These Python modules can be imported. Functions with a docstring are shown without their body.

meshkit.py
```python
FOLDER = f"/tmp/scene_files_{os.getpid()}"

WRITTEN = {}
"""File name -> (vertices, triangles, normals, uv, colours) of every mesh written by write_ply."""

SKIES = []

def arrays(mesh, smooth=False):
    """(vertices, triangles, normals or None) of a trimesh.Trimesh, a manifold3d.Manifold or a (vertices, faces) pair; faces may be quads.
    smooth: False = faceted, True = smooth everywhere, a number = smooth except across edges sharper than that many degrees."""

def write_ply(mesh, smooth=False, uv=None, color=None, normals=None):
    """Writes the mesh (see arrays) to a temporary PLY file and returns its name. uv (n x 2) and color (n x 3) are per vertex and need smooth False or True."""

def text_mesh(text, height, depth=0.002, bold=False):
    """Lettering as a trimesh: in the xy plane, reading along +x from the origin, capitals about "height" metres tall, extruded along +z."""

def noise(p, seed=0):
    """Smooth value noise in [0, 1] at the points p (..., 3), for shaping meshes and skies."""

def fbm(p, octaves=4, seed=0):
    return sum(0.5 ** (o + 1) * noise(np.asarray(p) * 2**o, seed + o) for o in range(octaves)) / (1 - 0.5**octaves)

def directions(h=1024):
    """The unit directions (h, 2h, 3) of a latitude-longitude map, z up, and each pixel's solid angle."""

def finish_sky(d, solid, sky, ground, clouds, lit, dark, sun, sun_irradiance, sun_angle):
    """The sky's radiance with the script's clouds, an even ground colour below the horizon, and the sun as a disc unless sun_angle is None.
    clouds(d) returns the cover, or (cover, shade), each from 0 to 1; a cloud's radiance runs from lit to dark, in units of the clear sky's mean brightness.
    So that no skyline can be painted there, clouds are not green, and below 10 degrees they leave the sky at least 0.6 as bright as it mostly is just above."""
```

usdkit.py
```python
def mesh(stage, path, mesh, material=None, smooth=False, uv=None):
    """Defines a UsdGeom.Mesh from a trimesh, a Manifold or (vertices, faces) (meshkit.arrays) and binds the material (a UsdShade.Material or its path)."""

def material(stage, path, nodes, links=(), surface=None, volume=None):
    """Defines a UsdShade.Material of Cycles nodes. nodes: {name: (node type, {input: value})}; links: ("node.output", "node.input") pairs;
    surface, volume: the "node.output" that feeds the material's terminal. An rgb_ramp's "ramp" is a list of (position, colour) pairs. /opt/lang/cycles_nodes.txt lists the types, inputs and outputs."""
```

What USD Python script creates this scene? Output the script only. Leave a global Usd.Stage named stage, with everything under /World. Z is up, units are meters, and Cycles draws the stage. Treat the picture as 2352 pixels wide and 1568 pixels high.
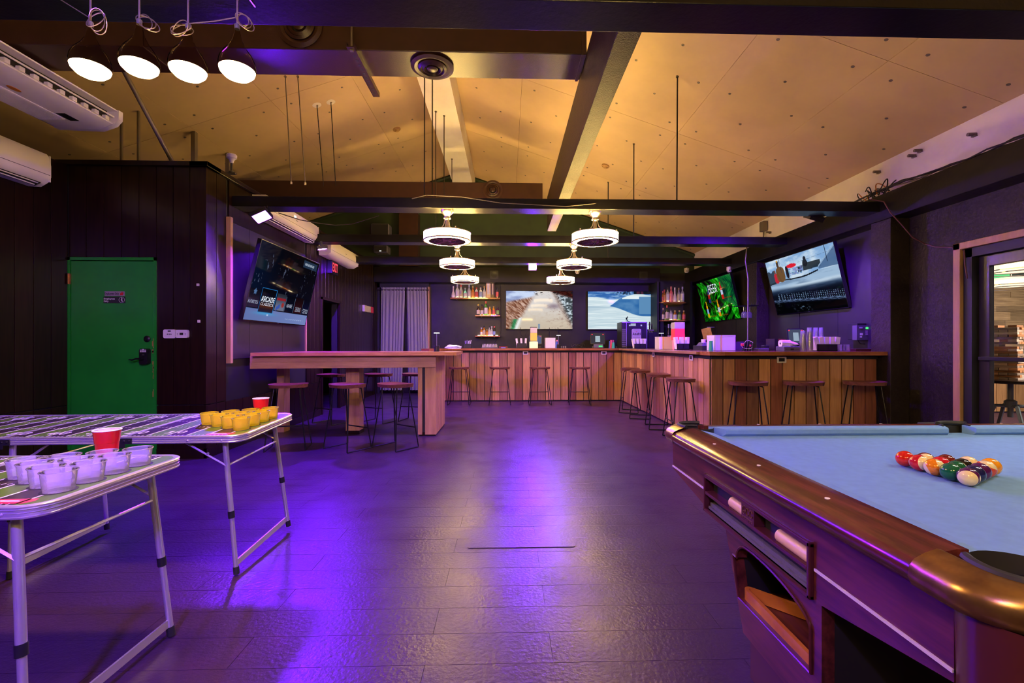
import math
import numpy as np
import trimesh
import manifold3d as m3
import shapely.geometry as sg
from pxr import Usd, UsdGeom, UsdLux, UsdShade, Gf, Sdf, Vt
import usdkit, meshkit

stage = Usd.Stage.CreateInMemory()
UsdGeom.SetStageUpAxis(stage, 'Z')
UsdGeom.Xform.Define(stage, '/World')
UsdGeom.Scope.Define(stage, '/World/Looks')

# ------------------------------------------------------------------ camera, lights, exposure
# room axes: x to the right, y into the room, z up; the eye is at the origin, 1.21 m above the floor
FPX, CX, CY, EYE = 1045.0, 1195.0, 790.0, 1.21
YAW = math.atan(30 / 1045.0)
cam = UsdGeom.Camera.Define(stage, '/World/camera')
cam.CreateHorizontalApertureAttr(36.0)
cam.CreateFocalLengthAttr(36.0 * FPX / 2352)
cam.CreateHorizontalApertureOffsetAttr((1176 - CX) * 36 / 2352)
cam.CreateVerticalApertureOffsetAttr((CY - 784) * 36 / 2352)
cam.CreateClippingRangeAttr((0.05, 200.0))
cam.CreateExposureAttr(0.0)
cam.AddTranslateOp().Set(Gf.Vec3d(0, 0, EYE))
cam.AddRotateXYZOp().Set(Gf.Vec3f(90, 0, -math.degrees(YAW)))

E_RING, E_UP, E_BULB, E_FLOOD, E_SCREEN, E_POOL, E_REAR = 75.0, 170.0, 330.0, 5200.0, 1.0, 44.0, 260.0
C_WARM, C_BULB, C_PURPLE = (1.0, 0.655, 0.18), (1.0, 0.62, 0.25), (0.14, 0.004, 1.0)
dome = UsdLux.DomeLight.Define(stage, '/World/night_sky')
dome.CreateIntensityAttr(0.01)
dome.CreateColorAttr(Gf.Vec3f(0.5, 0.5, 0.7))

# ------------------------------------------------------------------ helpers
c_, s_ = math.cos(YAW), math.sin(YAW)


def P(x, y, X=None, Y=None, z=None):
    """The point of the room seen at a pixel of the photograph, on the plane X, Y or z = a number."""
    u, v = (x - CX) / FPX, (CY - y) / FPX
    r = np.array([u * c_ + s_, -u * s_ + c_, v])
    k = X / r[0] if X is not None else Y / r[1] if Y is not None else (z - EYE) / r[2]
    return k * r + [0, 0, EYE]


def material(name, nodes, links, surface):
    return usdkit.material(stage, '/World/Looks/' + name, nodes, links, surface)


def mat(name, color, rough=0.5, metal=0.0, color2=None, nscale=6.0, stretch=(1, 1, 1), bump=0.0, bscale=80.0, vary=0.0, spec=0.5, coat=0.0, detail=4.0, emit=None, estr=0.0, ramp=(0.35, 0.65), trans=0.0, ior=1.45, roughvar=0.0, bdist=0.01):
    """A procedural surface: principled, a noise between two colours, fine relief, variation from thing to thing."""
    pr = {'base_color': color, 'roughness': rough, 'metallic': metal, 'specular_ior_level': spec, 'coat_weight': coat}
    if emit is not None:
        pr.update(emission_color=emit, emission_strength=estr)
    if trans:
        pr.update(transmission_weight=trans, ior=ior)
    n, l = {'p': ('principled_bsdf', pr)}, []
    if color2 is not None or bump or roughvar:
        n['g'] = ('geometry', {})
        n['map'] = ('mapping', {'scale': stretch})
        l.append(('g.position', 'map.vector'))
    last = None
    if color2 is not None:
        n['nz'] = ('noise_texture', {'scale': nscale, 'detail': detail, 'roughness': 0.6})
        n['rp'] = ('rgb_ramp', {'ramp': [(ramp[0], color), (ramp[1], color2)]})
        l += [('map.vector', 'nz.vector'), ('nz.fac', 'rp.fac')]
        last = 'rp.color'
    if vary:
        n['oi'] = ('object_info', {})
        n['mr'] = ('map_range', {'from_min': 0.0, 'from_max': 1.0, 'to_min': 1 - vary, 'to_max': 1 + vary})
        n['hv'] = ('hsv', {'color': color})
        l += [('oi.random', 'mr.value'), ('mr.result', 'hv.value')]
        if last:
            l.append((last, 'hv.color'))
        last = 'hv.color'
    if last:
        l.append((last, 'p.base_color'))
    if roughvar:
        n['n3'] = ('noise_texture', {'scale': 2.5, 'detail': 5.0})
        n['m3'] = ('map_range', {'from_min': 0.3, 'from_max': 0.7, 'to_min': rough - roughvar, 'to_max': rough + roughvar})
        l += [('g.position', 'n3.vector'), ('n3.fac', 'm3.value'), ('m3.result', 'p.roughness')]
    if bump:
        n['n2'] = ('noise_texture', {'scale': bscale, 'detail': 3.0})
        n['b'] = ('bump', {'strength': bump, 'distance': bdist})
        l += [('map.vector', 'n2.vector'), ('n2.fac', 'b.height'), ('b.normal', 'p.normal')]
    return material(name, n, l, 'p.BSDF')


def glow(name, color, strength):
    return material(name, {'e': ('emission', {'color': color, 'strength': strength})}, [], 'e.emission')


def clear(name, color, fac, rough=0.1, glossy=(1, 1, 1), tl=0.5, ior=1.45):
    """Thin clear plastic or glass: what lies behind shows through, with a share of scattered light and a gloss by fresnel."""
    return material(name, {'t': ('transparent_bsdf', {'color': color}), 'd': ('diffuse_bsdf', {'color': color}), 'r': ('translucent_bsdf', {'color': color}),
                           'g': ('glossy_bsdf', {'color': glossy, 'roughness': rough}), 'm0': ('mix_closure', {'fac': tl}), 'm1': ('mix_closure', {'fac': fac}), 'f': ('fresnel', {'IOR': ior}), 'm2': ('mix_closure', {})},
                    [('d.BSDF', 'm0.closure1'), ('r.BSDF', 'm0.closure2'), ('t.BSDF', 'm1.closure1'), ('m0.closure', 'm1.closure2'), ('f.fac', 'm2.fac'), ('m1.closure', 'm2.closure1'), ('g.BSDF', 'm2.closure2')], 'm2.closure')


taken = {}


def numbered(parent, name):
    k = taken.get((parent, name), 0)
    taken[(parent, name)] = k + 1
    return name if k == 0 else f'{name}_{k:03d}'


def path_of(parent):
    return '/World' if parent is None else str(parent.GetPath()) if hasattr(parent, 'GetPath') else parent


def tag(prim, label=None, cat=None, group=None, kind=None):
    for k, v in (('label', label), ('category', cat), ('group', group), ('kind', kind)):
        if v:
            prim.SetCustomDataByKey(k, v)
    return prim


def frame(o=(0, 0, 0), ex=(1, 0, 0), ey=(0, 1, 0), ez=None):
    ex, ey = np.array(ex, float), np.array(ey, float)
    ex /= np.linalg.norm(ex)
    ey = ey - ex * (ex @ ey)
    ey /= np.linalg.norm(ey)
    m = np.eye(4)
    m[:3, 0], m[:3, 1], m[:3, 2], m[:3, 3] = ex, ey, np.cross(ex, ey), o
    return m


def rz(deg, o=(0, 0, 0)):
    a = math.radians(deg)
    return frame(o, (math.cos(a), math.sin(a), 0), (-math.sin(a), math.cos(a), 0))


def thing(name, label, cat, M=None, group=None, kind=None):
    """An Xform under /World whose children are its parts."""
    x = UsdGeom.Xform.Define(stage, '/World/' + numbered('/World', name))
    M = np.eye(4) if M is None else M if np.ndim(M) == 2 else rz(0, M)
    x.AddTransformOp().Set(Gf.Matrix4d(*[float(v) for v in M.T.ravel()]))
    return tag(x.GetPrim(), label, cat, group, kind)


def dup(src, M, label, group=None, name=None):
    """A copy of a thing with its parts, under the next number."""
    x = UsdGeom.Xform.Define(stage, '/World/' + numbered('/World', name or src.GetName().rstrip('0123456789').rstrip('_')))
    x.GetPrim().GetReferences().AddInternalReference(src.GetPath())
    M = M if np.ndim(M) == 2 else rz(0, M)
    x.ClearXformOpOrder()
    x.GetPrim().CreateAttribute('xformOp:transform', Sdf.ValueTypeNames.Matrix4d).Set(Gf.Matrix4d(*[float(v) for v in M.T.ravel()]))
    x.GetPrim().CreateAttribute('xformOpOrder', Sdf.ValueTypeNames.TokenArray).Set(['xformOp:transform'])
    x.GetPrim().SetInstanceable(True)
    return tag(x.GetPrim(), label, src.GetCustomDataByKey('category'), group or src.GetCustomDataByKey('group'))


def hull(pts):
    return trimesh.convex.convex_hull(np.asarray(pts, float))


def xf(m, M):
    m = m.copy()
    m.apply_transform(M)
    return m


def box(c, s, r=0.0, a=0.0):
    """A box by centre and size; r rounds its edges, a turns it about z (degrees)."""
    s = np.asarray(s, float)
    if r <= 0:
        m = trimesh.creation.box(s)
    else:
        r = min(r, s.min() / 2.01)
        p = []
        for sx in (-1, 1):
            for sy in (-1, 1):
                for sz in (-1, 1):
                    k = np.array([sx, sy, sz])
                    q = k * (s / 2 - r)
                    for d in np.array([[1, .0, .0], [.0, 1, .0], [.0, .0, 1], [.6, .6, .53], [.7, .7, .0], [.7, .0, .7], [.0, .7, .7]]):
                        p.append(q + k * d * r)
        m = hull(p)
    if a:
        m.apply_transform(rz(a))
    m.apply_translation(c)
    return m


def bb(x0, x1, y0, y1, z0, z1, r=0.0):
    return box(((x0 + x1) / 2, (y0 + y1) / 2, (z0 + z1) / 2), (abs(x1 - x0), abs(y1 - y0), abs(z1 - z0)), r)


def tube(path, r, n=10, closed=False, caps=True):
    """A round bar along a polyline, corners mitred."""
    p = np.asarray(path, float)
    t = np.roll(p, -1, 0) - np.roll(p, 1, 0) if closed else np.gradient(p, axis=0)
    if not closed:
        t[0], t[-1] = p[1] - p[0], p[-1] - p[-2]
    for i in range(len(p)):
        if closed or 0 < i < len(p) - 1:
            a, b = p[i] - p[i - 1], p[(i + 1) % len(p)] - p[i]
            t[i] = a / (np.linalg.norm(a) + 1e-12) + b / (np.linalg.norm(b) + 1e-12)
    t /= np.linalg.norm(t, axis=1, keepdims=True) + 1e-12
    up = np.array([0, 0, 1.0]) if abs(t[0][2]) < 0.9 else np.array([1.0, 0, 0])
    a = np.cross(t[0], up)
    a /= np.linalg.norm(a)
    ring, ang, rr = [], np.arange(n) * 2 * math.pi / n, np.broadcast_to(r, (len(p),))
    for i in range(len(p)):
        a = a - t[i] * (a @ t[i])
        a /= np.linalg.norm(a)
        b = np.cross(t[i], a)
        ring.append(p[i] + rr[i] * (np.cos(ang)[:, None] * a + np.sin(ang)[:, None] * b))
    v = np.vstack(ring)
    f, m = [], len(p)
    for i in range(m if closed else m - 1):
        for j in range(n):
            q0, q1, q2, q3 = i * n + j, i * n + (j + 1) % n, ((i + 1) % m) * n + (j + 1) % n, ((i + 1) % m) * n + j
            f += [[q0, q1, q2], [q0, q2, q3]]
    if not closed and caps:
        v = np.vstack([v, p[0], p[-1]])
        for j in range(n):
            f += [[(j + 1) % n, j, len(v) - 2], [(m - 1) * n + j, (m - 1) * n + (j + 1) % n, len(v) - 1]]
    g = trimesh.Trimesh(v, f, process=False)
    return g


def rod(p0, p1, r, n=10):
    return tube([p0, p1], r, n)


def lathe(prof, n=24, c=(0, 0, 0)):
    """A turned shape about z from (radius, height) pairs, bottom to top on the outside."""
    prof = np.asarray(prof, float)
    ang = np.arange(n) * 2 * math.pi / n
    v = np.vstack([np.stack([r * np.cos(ang), r * np.sin(ang), np.full(n, z)], 1) for r, z in prof])
    f = []
    for i in range(len(prof) - 1):
        for j in range(n):
            q0, q1, q2, q3 = i * n + j, i * n + (j + 1) % n, (i + 1) * n + (j + 1) % n, (i + 1) * n + j
            if prof[i][0] > 1e-9:
                f.append([q0, q1, q2] if prof[i + 1][0] > 1e-9 else [q0, q1, q2])
            if prof[i + 1][0] > 1e-9:
                f.append([q0, q2, q3])
    m = trimesh.Trimesh(v, f, process=False)
    m.merge_vertices()
    m.apply_translation(c)
    return m


def prism(poly, h, M=None):
    """A polygon (list of xy or shapely) pulled up along z by h, then placed by M."""
    poly = poly if hasattr(poly, 'exterior') else sg.Polygon(poly)
    m = trimesh.creation.extrude_polygon(poly, h, engine='earcut')
    return m if M is None else xf(m, M)


def text(s, h, M, depth=0.001, bold=False, center=True, width=None):
    m = meshkit.text_mesh(s, h, depth, bold)
    if width:
        m.apply_scale([width / (m.bounds[1][0] - m.bounds[0][0]), 1, 1])
    if center:
        m.apply_translation([-m.bounds[:, 0].mean(), -h / 2, 0])
    return xf(m, M)


def join(ms):
    ms = [m for m in ms if m is not None]
    return ms[0] if len(ms) == 1 else trimesh.util.concatenate(ms)


def rrect(w, h, r, n=6, c=(0, 0)):
    return [tuple(np.array(c) + [sx * (w / 2 - r) + r * math.cos(a), sy * (h / 2 - r) + r * math.sin(a)])
            for sx, sy, a0 in ((1, 1, 0), (-1, 1, 90), (-1, -1, 180), (1, -1, 270)) for a in np.radians(a0 + np.linspace(0, 90, n))]


def part(name, mesh, material, parent, smooth=35, label=None, kind=None, uv=None):
    if isinstance(mesh, list):
        mesh = join(mesh)
    pp = path_of(parent)
    p = usdkit.mesh(stage, pp + '/' + numbered(pp, name), mesh, material, smooth=smooth, uv=uv).GetPrim()
    return tag(p, label, None, None, kind)


def single(name, mesh, material, label, cat, group=None, smooth=35, kind=None):
    """A thing that is one mesh."""
    return tag(part(name, mesh, material, None, smooth), label, cat, group, kind)


def struct(name, mesh, material, label, smooth=False):
    p = part(name, mesh, material, None, smooth)
    return tag(p, label, None, None, 'structure')


def struct_root(name, label):
    x = UsdGeom.Xform.Define(stage, '/World/' + numbered('/World', name))
    return tag(x.GetPrim(), label, None, None, 'structure')


ORD = 'first second third fourth fifth sixth seventh eighth ninth tenth eleventh twelfth'.split()
rng = np.random.default_rng(7)

# ------------------------------------------------------------------ materials
K = {}
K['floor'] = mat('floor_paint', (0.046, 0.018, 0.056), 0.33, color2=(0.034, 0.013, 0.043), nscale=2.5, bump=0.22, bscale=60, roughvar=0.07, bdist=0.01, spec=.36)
K['ceil'] = mat('ceiling_paint', (0.62, 0.44, 0.27), 0.6, color2=(0.57, 0.40, 0.24), nscale=2.0, bump=0.05, bscale=90, vary=0.03)
K['ceil_back'] = mat('ceiling_gap', (0.16, 0.10, 0.05), 0.9)
K['white'] = mat('white_paint', (0.80, 0.74, 0.72), 0.55, color2=(0.74, 0.68, 0.66), nscale=3, bump=0.04, bscale=60)
K['black'] = mat('black_paint', (0.006, 0.005, 0.006), 0.30, color2=(0.010, 0.009, 0.010), nscale=5, bump=0.12, bscale=40, spec=0.3)
K['blackmatt'] = mat('black_matt', (0.012, 0.012, 0.013), 0.55)
K['brown'] = mat('brown_duct_paint', (0.042, 0.015, 0.009), 0.36, color2=(0.033, 0.012, 0.007), nscale=8, bump=0.1, bscale=160)
K['beam'] = mat('brown_beam_paint', (0.040, 0.019, 0.008), 0.36, color2=(0.022, 0.011, 0.005), nscale=6, bump=0.45, bscale=130, spec=0.3)
K['panel'] = mat('dark_panel_wood', (0.017, 0.0065, 0.0045), 0.25, color2=(0.010, 0.004, 0.003), nscale=4, stretch=(9, 9, 0.6), vary=0.15, bump=0.03, bscale=30, spec=.35)
K['panel2'] = mat('satin_panel', (0.036, 0.028, 0.034), 0.30, color2=(0.026, 0.020, 0.025), nscale=2, bump=0.06, bscale=20, spec=.35)
K['plaster'] = mat('rough_dark_plaster', (0.036, 0.027, 0.020), 0.5, color2=(0.022, 0.016, 0.012), nscale=3, bump=0.6, bscale=28, bdist=0.015, spec=.25)
K['darkwall'] = mat('dark_bar_wall', (0.028, 0.024, 0.018), 0.40, color2=(0.012, 0.011, 0.010), nscale=2.2, bump=0.12, bscale=30, spec=.3)
K['greenwall'] = mat('dark_green_wall', (0.022, 0.045, 0.016), 0.65, color2=(0.015, 0.030, 0.012), nscale=2)
K['door'] = mat('green_door_paint', (0.010, 0.30, 0.022), 0.30, color2=(0.008, 0.25, 0.018), nscale=3, bump=0.06, bscale=40)
K['door_wear'] = mat('chipped_ochre', (0.30, 0.20, 0.04), 0.6)
K['bar'] = mat('bar_plank_wood', (0.40, 0.195, 0.085), 0.42, color2=(0.27, 0.12, 0.05), nscale=3.0, stretch=(10, 10, 0.8), vary=0.30, bump=0.04, bscale=25)
K['bar3'] = mat('bar_plank_red', (0.34, 0.12, 0.055), 0.42, color2=(0.22, 0.075, 0.035), nscale=3.0, stretch=(10, 10, 0.8), vary=0.2, bump=0.04, bscale=25)
K['bar2'] = mat('bar_plank_pale', (0.60, 0.31, 0.115), 0.42, color2=(0.44, 0.21, 0.075), nscale=3.0, stretch=(10, 10, 0.8), vary=0.18, bump=0.04, bscale=25)
K['top'] = mat('counter_wood', (0.42, 0.16, 0.05), 0.20, color2=(0.26, 0.085, 0.028), nscale=3.5, stretch=(1.2, 6, 6), coat=0.4)
K['tabletop'] = mat('table_wood', (0.60, 0.29, 0.085), 0.25, color2=(0.46, 0.20, 0.055), nscale=3, stretch=(1.0, 8, 8), coat=0.3)
K['oak'] = mat('pale_table_wood', (0.60, 0.35, 0.13), 0.45, color2=(0.46, 0.25, 0.085), nscale=3, stretch=(6, 6, 0.8), vary=0.12)
K['oakh'] = mat('pale_apron_wood', (0.64, 0.38, 0.145), 0.45, color2=(0.50, 0.28, 0.10), nscale=3, stretch=(0.8, 6, 8), vary=0.2)
K['trim'] = mat('pale_trim_wood', (0.50, 0.30, 0.12), 0.5, color2=(0.42, 0.24, 0.09), nscale=4, stretch=(6, 6, 0.6))
K['seat'] = mat('stool_seat_wood', (0.20, 0.075, 0.035), 0.28, color2=(0.12, 0.04, 0.02), nscale=4, stretch=(1.5, 9, 9), coat=0.2)
K['iron'] = mat('black_iron', (0.02, 0.02, 0.022), 0.35, metal=0.6)
K['steel'] = mat('steel', (0.55, 0.54, 0.56), 0.3, metal=1.0)
K['nickel'] = mat('brushed_nickel', (0.55, 0.48, 0.40), 0.32, metal=1.0)
K['alu'] = mat('aluminium', (0.66, 0.65, 0.67), 0.30, metal=0.75)
K['plastic'] = mat('white_plastic', (0.72, 0.69, 0.70), 0.35)
K['offwhite'] = mat('cream_plastic', (0.70, 0.66, 0.56), 0.4)
K['paper'] = mat('white_paper', (0.78, 0.76, 0.78), 0.8)
K['blackp'] = mat('black_plastic', (0.012, 0.012, 0.014), 0.3)
K['rubber'] = mat('black_rubber', (0.012, 0.012, 0.012), 0.6)
K['greyp'] = mat('grey_plastic', (0.10, 0.10, 0.12), 0.4)
K['redp'] = mat('red_plastic', (0.62, 0.008, 0.012), 0.25)
K['ring'] = glow('ring_lamp_glow', C_WARM, E_RING)
K['ringup'] = glow('ring_lamp_uplight', C_WARM, E_UP)
K['ringrear'] = glow('rear_ring_lamp_glow', C_WARM, E_REAR)  # stronger glow for the unseen pair added behind the eye
K['ring2'] = glow('next_room_lamp_glow', (1.0, 0.80, 0.55), 1.5)
K['bulb'] = glow('bulb_glow', C_BULB, E_BULB)
K['bulbtop'] = glow('bulb_top_glow', C_BULB, 14.0)
K['flood'] = glow('purple_flood_glow', C_PURPLE, E_FLOOD)
K['floodface'] = glow('purple_flood_bright', (0.75, 0.42, 1.0), 6.0)
K['led'] = glow('purple_edge_led', (0.25, 0.05, 1.0), 3.0)
K['pool_lamp'] = glow('pool_lamp_glow', (1.0, 0.86, 0.66), E_POOL)
K['lampled'] = glow('table_lamp_glow', (0.75, 1.0, 0.92), 9.0)
K['shelfled'] = glow('shelf_strip_glow', (1.0, 0.76, 0.42), 80.0)
K['green_glow'] = glow('green_panel_glow', (0.16, 0.75, 0.25), 1.1)
K['exit_red'] = glow('exit_letter_glow', (1.0, 0.06, 0.10), 1.3)
K['lettergreen'] = glow('green_led', (0.1, 0.9, 0.25), 1.0)
K['glass'] = clear('window_glass', (0.97, 0.98, 0.98), 0.0, 0.02, ior=1.2)
K['pend'] = clear('smoked_glass', (0.86, 0.80, 0.72), 0.0, 0.03, (.6, .55, .5), ior=1.05)
K['cup'] = clear('clear_cup_plastic', (0.92, 0.90, 0.98), 0.30, 0.10)
K['cupy'] = clear('yellow_cup_plastic', (0.95, 0.90, 0.02), 0.60, 0.15)
K['glassy'] = clear('drinking_glass', (0.93, 0.94, 0.97), 0.12, 0.03)
K['curtain'] = clear('sheer_curtain', (0.80, 0.78, 0.86), 0.82, 0.6, (0.2, 0.2, 0.2))
K['cloth'] = mat('pool_cloth', (0.17, 0.325, 0.68), 0.85, color2=(0.157, 0.30, 0.63), nscale=30, bump=0.05, bscale=400, spec=0.1)
K['poolwood'] = mat('pool_rail_wood', (0.12, 0.024, 0.020), 0.20, color2=(0.05, 0.010, 0.009), nscale=5, stretch=(7, 0.7, 7), coat=0.15, spec=.4)
K['poolwoodx'] = mat('pool_rail_wood_long', (0.16, 0.04, 0.022), 0.20, color2=(0.07, 0.016, 0.010), nscale=5, stretch=(0.7, 7, 7), coat=0.15, spec=.4)
K['poolcab'] = mat('pool_cabinet_wood', (0.12, 0.026, 0.020), 0.27, color2=(0.05, 0.010, 0.009), nscale=5, stretch=(7, 0.7, 7))
K['brass'] = mat('aged_brass', (0.42, 0.25, 0.085), 0.30, metal=0.9, color2=(0.24, 0.12, 0.045), nscale=14)
K['pooltrim'] = mat('maroon_trim', (0.07, 0.014, 0.018), 0.25)
K['stripe'] = mat('pale_stripe', (0.66, 0.56, 0.60), 0.35)
K['felt'] = mat('grey_felt', (0.11, 0.10, 0.12), 0.95, bump=0.2, bscale=300)
K['rackwood'] = mat('rack_wood', (0.55, 0.20, 0.03), 0.3, color2=(0.40, 0.12, 0.02), nscale=8)
K['cream'] = mat('score_wheel', (0.75, 0.52, 0.25), 0.4)
K['pearl'] = mat('pearl_sight', (0.85, 0.80, 0.75), 0.25)
K['fieldg'] = mat('printed_turf_green', (0.065, 0.14, 0.010), 0.4, color2=(0.085, 0.18, 0.016), nscale=200, spec=.25)
K['fieldb'] = mat('printed_turf_dark', (0.022, 0.016, 0.010), 0.4, color2=(0.032, 0.024, 0.016), nscale=200, spec=.25)
K['fieldw'] = mat('printed_white', (0.78, 0.76, 0.80), 0.3)
K['fieldr'] = mat('printed_red', (0.60, 0.03, 0.07), 0.3)
K['screenblk'] = mat('screen_bezel', (0.008, 0.008, 0.009), 0.15)
K['plankA'] = mat('reclaimed_plank', (0.50, 0.32, 0.17), 0.7, color2=(0.30, 0.18, 0.09), nscale=3, stretch=(1, 6, 12), vary=0.35)
K['jenga'] = mat('tower_block_wood', (0.45, 0.34, 0.28), 0.6, color2=(0.28, 0.16, 0.10), nscale=1.2, detail=1, vary=0.5)
K['orange'] = mat('rust_block', (0.36, 0.14, 0.05), 0.6, vary=0.3)
K['annexwall'] = mat('annex_wall', (0.12, 0.16, 0.15), 0.6)
K['cable'] = mat('black_cable', (0.014, 0.012, 0.014), 0.5)
K['redcable'] = mat('maroon_cable', (0.10, 0.03, 0.025), 0.5)
K['galv'] = mat('galvanised_steel', (0.22, 0.19, 0.17), 0.5, metal=0.7)
K['clearcord'] = mat('steel_cord', (0.45, 0.40, 0.34), 0.35, metal=0.8)

# ------------------------------------------------------------------ the shell
XW, YB, XB, XR, YE = -4.63, 4.92, -3.19, 4.75, 11.40     # far-left wall, partition front, partition side, right wall, end wall
ZW, ZBEAM = 3.09, 2.81


def ceil_z(x):
    return 5.108 - 0.338 * x if x > -1.19 else 5.912 + 0.338 * x


fl = struct_root('floor', 'dark painted plank floor, worn and shiny, lit purple')
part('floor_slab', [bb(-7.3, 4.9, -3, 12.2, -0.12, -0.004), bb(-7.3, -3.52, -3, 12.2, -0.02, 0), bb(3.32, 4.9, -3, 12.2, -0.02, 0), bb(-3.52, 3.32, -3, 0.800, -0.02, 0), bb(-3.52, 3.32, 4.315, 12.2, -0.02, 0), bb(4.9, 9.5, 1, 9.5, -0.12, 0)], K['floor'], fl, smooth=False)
row, PL = 0, 1.22
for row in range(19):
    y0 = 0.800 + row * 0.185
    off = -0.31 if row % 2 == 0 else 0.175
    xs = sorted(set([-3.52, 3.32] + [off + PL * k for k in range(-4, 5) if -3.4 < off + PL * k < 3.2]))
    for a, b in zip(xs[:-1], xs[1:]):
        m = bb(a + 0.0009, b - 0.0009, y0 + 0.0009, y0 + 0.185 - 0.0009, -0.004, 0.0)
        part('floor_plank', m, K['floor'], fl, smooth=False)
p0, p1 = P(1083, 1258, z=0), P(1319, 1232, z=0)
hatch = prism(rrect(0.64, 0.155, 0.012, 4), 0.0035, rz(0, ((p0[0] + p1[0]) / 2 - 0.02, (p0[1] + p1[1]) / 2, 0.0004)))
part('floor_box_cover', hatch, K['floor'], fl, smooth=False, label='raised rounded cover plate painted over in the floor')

# ceiling: sheets on two slopes, each sheet its own piece, with washers
ce = struct_root('ceiling', 'sloping cream ceiling of large screwed sheets on both sides of a ridge')


def slope_mesh(x0, x1, y0, y1, t0, t1):
    zz = [(x, ceil_z((x0 + x1) / 2) + (x - (x0 + x1) / 2) * (-0.338 if (x0 + x1) / 2 > -1.19 else 0.338)) for x in (x0, x1)]
    v = [(x, y, z + t) for x, z in zz for y in (y0, y1) for t in (t0, t1)]
    return hull(v)


part('roof_deck', [slope_mesh(-1.19, 5.2, -3.05, 11.6, 0.02, 0.06), slope_mesh(-7.3, -1.19, -3.05, 11.6, 0.02, 0.06)], K['ceil_back'], ce, smooth=False)
washer = lathe([(0.017, 0), (0.017, -0.003), (0.009, -0.004), (0.008, -0.002), (0.0, -0.002)], 10)
washer.invert()
for sgn, xs, ys in ((1, [-1.19, 0.215, 1.345, 2.475, 3.605, 4.75], [-3, -0.475, 1.865, 4.205, 6.545, 8.875, 11.40]), (-1, [-7.2, -5.75, -4.6, -3.44, -2.285, -1.19], [-3, -0.36, 2.0, 4.36, 6.72, 9.08, 11.40])):
    for x0, x1 in zip(xs[:-1], xs[1:]):
        for y0, y1 in zip(ys[:-1], ys[1:]):
            if y1 < 1.5:
                continue
            p = part('ceiling_panel', slope_mesh(x0 + 0.0025, x1 - 0.0025, y0 + 0.0025, y1 - 0.0025, 0.0, 0.018), K['ceil'], ce, smooth=False)
            xm, w, L = (x0 + x1) / 2, 1.13, y1 - y0
            ws = []
            for dx, ts in ((-0.376, (.085, .5, .915)), (0.376, (.085, .5, .915)), (0, (.295, .705))):
                for t in ts:
                    x = xm + dx
                    if abs(x + 1.19) < 0.3:
                        continue
                    M = frame((x, y0 + t * L, ceil_z(x)), (1, 0, -0.338 * sgn), (0, 1, 0))
                    ws.append(xf(washer, M))
            part('washers', ws, K['galv'], p, smooth=False, kind='stuff')

# boxed ridge beam, painted white
struct('trim_1', bb(-1.25, -0.80, -3, 11.40, 4.90, 5.40), K['white'], 'white boxed ridge beam along the top of the ceiling')

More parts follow.
